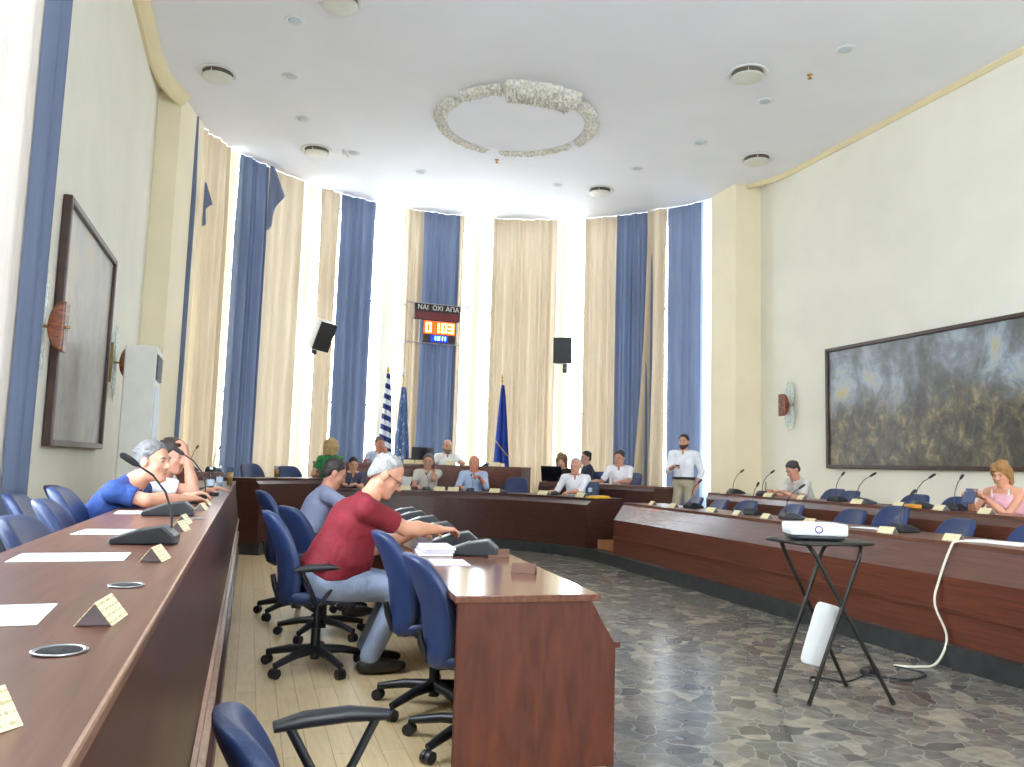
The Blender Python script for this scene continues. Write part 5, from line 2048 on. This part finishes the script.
# curved bench
def polar(a, r, z): return (HC[0] + r * math.cos(R(a)), HC[1] + r * math.sin(R(a)), z)
def seat_at(a, r, z): return polar(a, r, z), a + 180
l, hdg = seat_at(79.3, 3.42, .15)
P = person('man in a beige shirt talking on a telephone behind the curved bench', l, hdg, seat=.47, lean=10, head=(6, 8), hands=(polar(77.35, 3.30, 1.215), polar(82.5, 2.95, .93)),
           hsc=1.14, fat=1.1, skin=(200, 148, 124), hair=('short', (92, 84, 78)), shirt=((204, 198, 186), .62, 'check'), trousers=(60, 60, 66), poles=((-.4, .6, -1), (.4, 0, -1)), palm=((1, .1, 0, .1, -.15, 1), None), grip=(.7, .4))
mb = MB()
mb.box((0, 0, 0), (.016, .06, .13))
hc = P['h'](-.098, .06, -.04) + P['loc']
held('telephone', bevel and mb, M['black'], P, 'black mobile telephone held to the ear of the man in beige', 'telephone', hc, P['MH'])
l, hdg = seat_at(66.3, 3.44, .15)
P = person('bald man in a light blue shirt with one hand raised behind the curved bench', l, hdg + 6, seat=.47, lean=12, side=-4, head=(14, 6), hands=(polar(62.5, 3.0, 1.12), polar(68.5, 2.95, .95)),
           hsc=1.14, fat=1.12, skin=(214, 142, 120), hair=('ring', (170, 160, 150)), shirt=((178, 196, 226), 1.45, None), trousers=(60, 60, 66), grip=(.8, .5))
l, hdg = seat_at(33.6, 3.42, .15)
P = person('white haired man in a white shirt at the right end of the curved bench', l, hdg + 24, seat=.47, lean=12, head=(6, 10), hands=(polar(30, 2.95, .93), polar(37, 2.95, .93)),
           hsc=1.14, skin=(216, 152, 130), hair=('thin', (204, 202, 198)), shirt=((238, 238, 244), 1.3, None), trousers=(60, 60, 66))
# rostrum
l, hdg = seat_at(74.7, 4.86, .42)
P = person('chairman in a white shirt with open collar, bald, at the centre of the rostrum', l, hdg + 8, seat=.5, lean=6, head=(-6, 4), hands=(polar(70.5, 4.35, 1.36), polar(79, 4.4, 1.36)),
           hsc=1.14, fat=1.08, skin=(214, 160, 138), hair=('ring', (110, 104, 98)), shirt=((244, 244, 244), .75, None), trousers=(60, 60, 66))
beard(P, (130, 110, 98))
l, hdg = seat_at(90.2, 4.86, .42)
P = person('man in a pale blue shirt covering his mouth, at the left end of the rostrum', l, hdg, seat=.5, lean=8, head=(-10, 8), hands=(polar(88.9, 4.58, 1.50), polar(94, 4.45, 1.36)),
           hsc=1.14, skin=(204, 140, 118), hair=('short', (100, 92, 88)), shirt=((196, 208, 230), 1.5, None), trousers=(60, 60, 66), poles=((-.5, .5, -1), (.4, 0, -1)), palm=((.2, -1, 0, .35, -.1, .9), None), grip=(.5, .4))
# rear bench on the right of the rostrum
l, hdg = seat_at(47.3, 4.78, .32)
P = person('woman in a black top with short brown hair behind a black laptop', l, hdg + 8, seat=.42, lean=8, head=(0, 8), hands=(polar(44.5, 4.4, 1.1), polar(49.5, 4.4, 1.1)),
           hsc=1.14, sc=.93, skin=(218, 166, 142), hair=('bob', (128, 98, 68)), shirt=((36, 34, 38), .5, None), trousers=(40, 40, 46), female=True, collar=False)
l, hdg = seat_at(41.2, 4.95, .32)
P = person('man in a dark suit turned away behind the white haired man', l, hdg - 55, seat=.46, lean=10, head=(-20, 6), hands=(polar(42.5, 4.5, 1.1), polar(44, 4.6, 1.1)),
           skin=(190, 140, 118), hair=('short', (44, 38, 36)), shirt=((40, 44, 62), 1.8, None), trousers=(40, 42, 56))
l, hdg = seat_at(34.0, 4.92, .32)
P = person('man in a white shirt reading papers at the rear bench', l, hdg + 16, seat=.47, lean=12, head=(8, 12), hands=(polar(30.6, 4.45, 1.11), polar(37, 4.45, 1.11)),
           hsc=1.14, skin=(206, 146, 124), hair=('short', (66, 54, 50)), shirt=((240, 240, 246), .8, None), trousers=(60, 60, 66))
mb = MB()
mb.box((0, 0, .002), (.3, .22, .004), .5)
tag(mb.build('paper_sheet', M['paper'], None, polar(34, 4.38, 1.061)), 'white papers before the man reading at the rear bench', 'paper')
# woman in green seen from behind, and a dark haired person beside her
P = person('woman in a green top with short blonde hair seen from behind', (1.26, 13.55, .04), 82, stand=True, lean=3, head=(10, 6), hands=((1.05, 13.85, 1.1), (1.45, 13.85, 1.1)), sc=.95,
           skin=(214, 164, 138), hv=1.25, hair=('bob', (196, 164, 112)), shirt=((48, 128, 66), .6, None), trousers=(60, 56, 60), female=True, collar=False)
P = person('dark haired person half hidden between the man in grey and the man in red', (1.66, 13.95, .15), -85, seat=.42, lean=14, head=(0, 20), hands=(polar(103, 3.0, .95), polar(107, 3.0, .95)), sc=.96,
           skin=(208, 156, 128), hair=('short', (36, 34, 42)), shirt=((70, 70, 88), .7, None), trousers=(50, 50, 60))
# standing man
P = person('standing man in a white shirt and khaki trousers holding a dark device', (6.88, 11.86, .20), 228, stand=True, lean=0, head=(6, 3), hands=((7.02, 11.68, 1.08), (6.62, 11.72, 1.40)), sc=1.02, fat=1.04,
           skin=(200, 146, 120), hair=('short', (44, 36, 34)), shirt=((236, 238, 244), 1.5, None), trousers=(170, 160, 138), vox=.010, feet=((-.12, .0, .08), (.12, .05, .08)))
beard(P, (52, 42, 38))
mb = MB()
mb.box((0, 0, 0), (.05, .13, .022))
o = held('handheld_device', mb, M['black'], P, 'small dark device in the hand of the standing man', 'device', P['loc'] + P['WR'] + nrm(P['WR'] - P['ER']) * .09 + np.array((0, 0, -.012)))
mb = MB()
mb.lathe([(.192, -.02), (.196, -.02), (.196, .02), (.192, .02)], n=32)
o = mb.build('belt', M['black'], P['body'])
o.location = tuple(P['H'] + P['SP'] * .062)
o.scale = (1, .80, 1)
o.rotation_euler = (0, 0, R(228 - 90))
# rear right row
P = person('man with dark hair writing at the rear right bench', (7.62, 9.62, .32), 178, seat=.385, lean=27, head=(0, 34), hands=((7.05, 9.45, 1.08), (7.05, 9.72, 1.08)), fat=1.08,
           skin=(200, 144, 120), hair=('short', (62, 54, 52)), shirt=((206, 202, 194), .68, 'check'), trousers=(60, 60, 66), vox=.0095, grip=(.5, .9))
hp = P['loc'] + P['WR'] + np.array((-.1, .0, .02))
mb = MB()
mb.tube([(0, 0, -.04), (.02, .02, .11)], .006, 8)
held('pen', mb, M['black'], P, 'dark pen in the hand of the writing man', 'pen', hp)
P = person('woman in a pink sleeveless top reading a small booklet', (7.36, 6.22, .32), 192, seat=.36, lean=14, head=(-4, 20), hands=((6.96, 6.17, 1.15), (6.93, 6.30, 1.13)), sc=.97, fat=1.15, hv=.93,
           skin=(210, 150, 120), hair=('bob', (168, 122, 70)), shirt=((226, 170, 182), .05, None), trousers=(90, 80, 90), vox=.0085, female=True, collar=False, palm=((0, .4, .9, .1, 1, .2), (0, .4, .9, -.1, 1, .2)), grip=(.6, .6))
c = P['loc'] + (P['WL'] + P['WR']) / 2 + P['F'] * .14 + np.array((0, 0, .03))
mb = MB()
mb.box((0, 0, 0), (.12, .006, .17))
mb.box((0, -.006, 0), (.118, .006, .168), .06)
M3 = np.stack([P['R'], P['F'] * .8 + P['U'] * .55, P['U'] * .8 - P['F'] * .55], 1)
held('booklet', mb, fab((74, 84, 112), None, .4), P, 'dark open booklet in the hands of the woman in pink', 'booklet', c, M3)
mb = MB()
mb.tube([V(P['NB'] + P['R'] * .085 * math.cos(a) + P['BF'] * (.075 + .045 * math.sin(a)) - P['SP'] * (.02 + .10 * math.sin(a))) for a in np.linspace(-.3, PI + .3, 22)], .008, 8)
mb.build('necklace', M['plaster'], P['body'])

# ------------------------------------------------------------------ daylight, camera
w = bpy.data.worlds.new('daylight')
S.world = w
w.use_nodes = True
bg = w.node_tree.nodes['Background']
bg.inputs['Color'].default_value = (.94, .97, 1.04, 1)
bg.inputs['Strength'].default_value = 14.0

S.view_settings.view_transform = 'Standard'
S.view_settings.look = 'None'
S.view_settings.gamma = 1
S.view_settings.use_curve_mapping = False
S.view_settings.exposure = .22
S.cycles.use_denoising = True
S.cycles.diffuse_bounces = 7
S.cycles.max_bounces = 14
S.cycles.transparent_max_bounces = 12
S.cycles.caustics_reflective = False
S.cycles.caustics_refractive = False
S.cycles.sample_clamp_indirect = 12

cd = bpy.data.cameras.new('camera')
cd.sensor_fit = 'HORIZONTAL'
cd.sensor_width = 36
cd.lens = 36 * 800 / 1024
cd.clip_start = .05
cd.clip_end = 200
cam = bpy.data.objects.new('camera', cd)
COL.objects.link(cam)
yaw, pitch, roll = R(17.895), R(5.869), R(1.7)
Fv = V((math.sin(yaw) * math.cos(pitch), math.cos(yaw) * math.cos(pitch), math.sin(pitch)))
Rv = V((math.cos(yaw), -math.sin(yaw), 0))
Uv = Rv.cross(Fv)
R2 = Rv * math.cos(roll) + Uv * math.sin(roll)
U2 = -Rv * math.sin(roll) + Uv * math.cos(roll)
cam.matrix_world = Matrix(((R2.x, U2.x, -Fv.x, 0), (R2.y, U2.y, -Fv.y, 0), (R2.z, U2.z, -Fv.z, 1.33), (0, 0, 0, 1)))
S.camera = cam
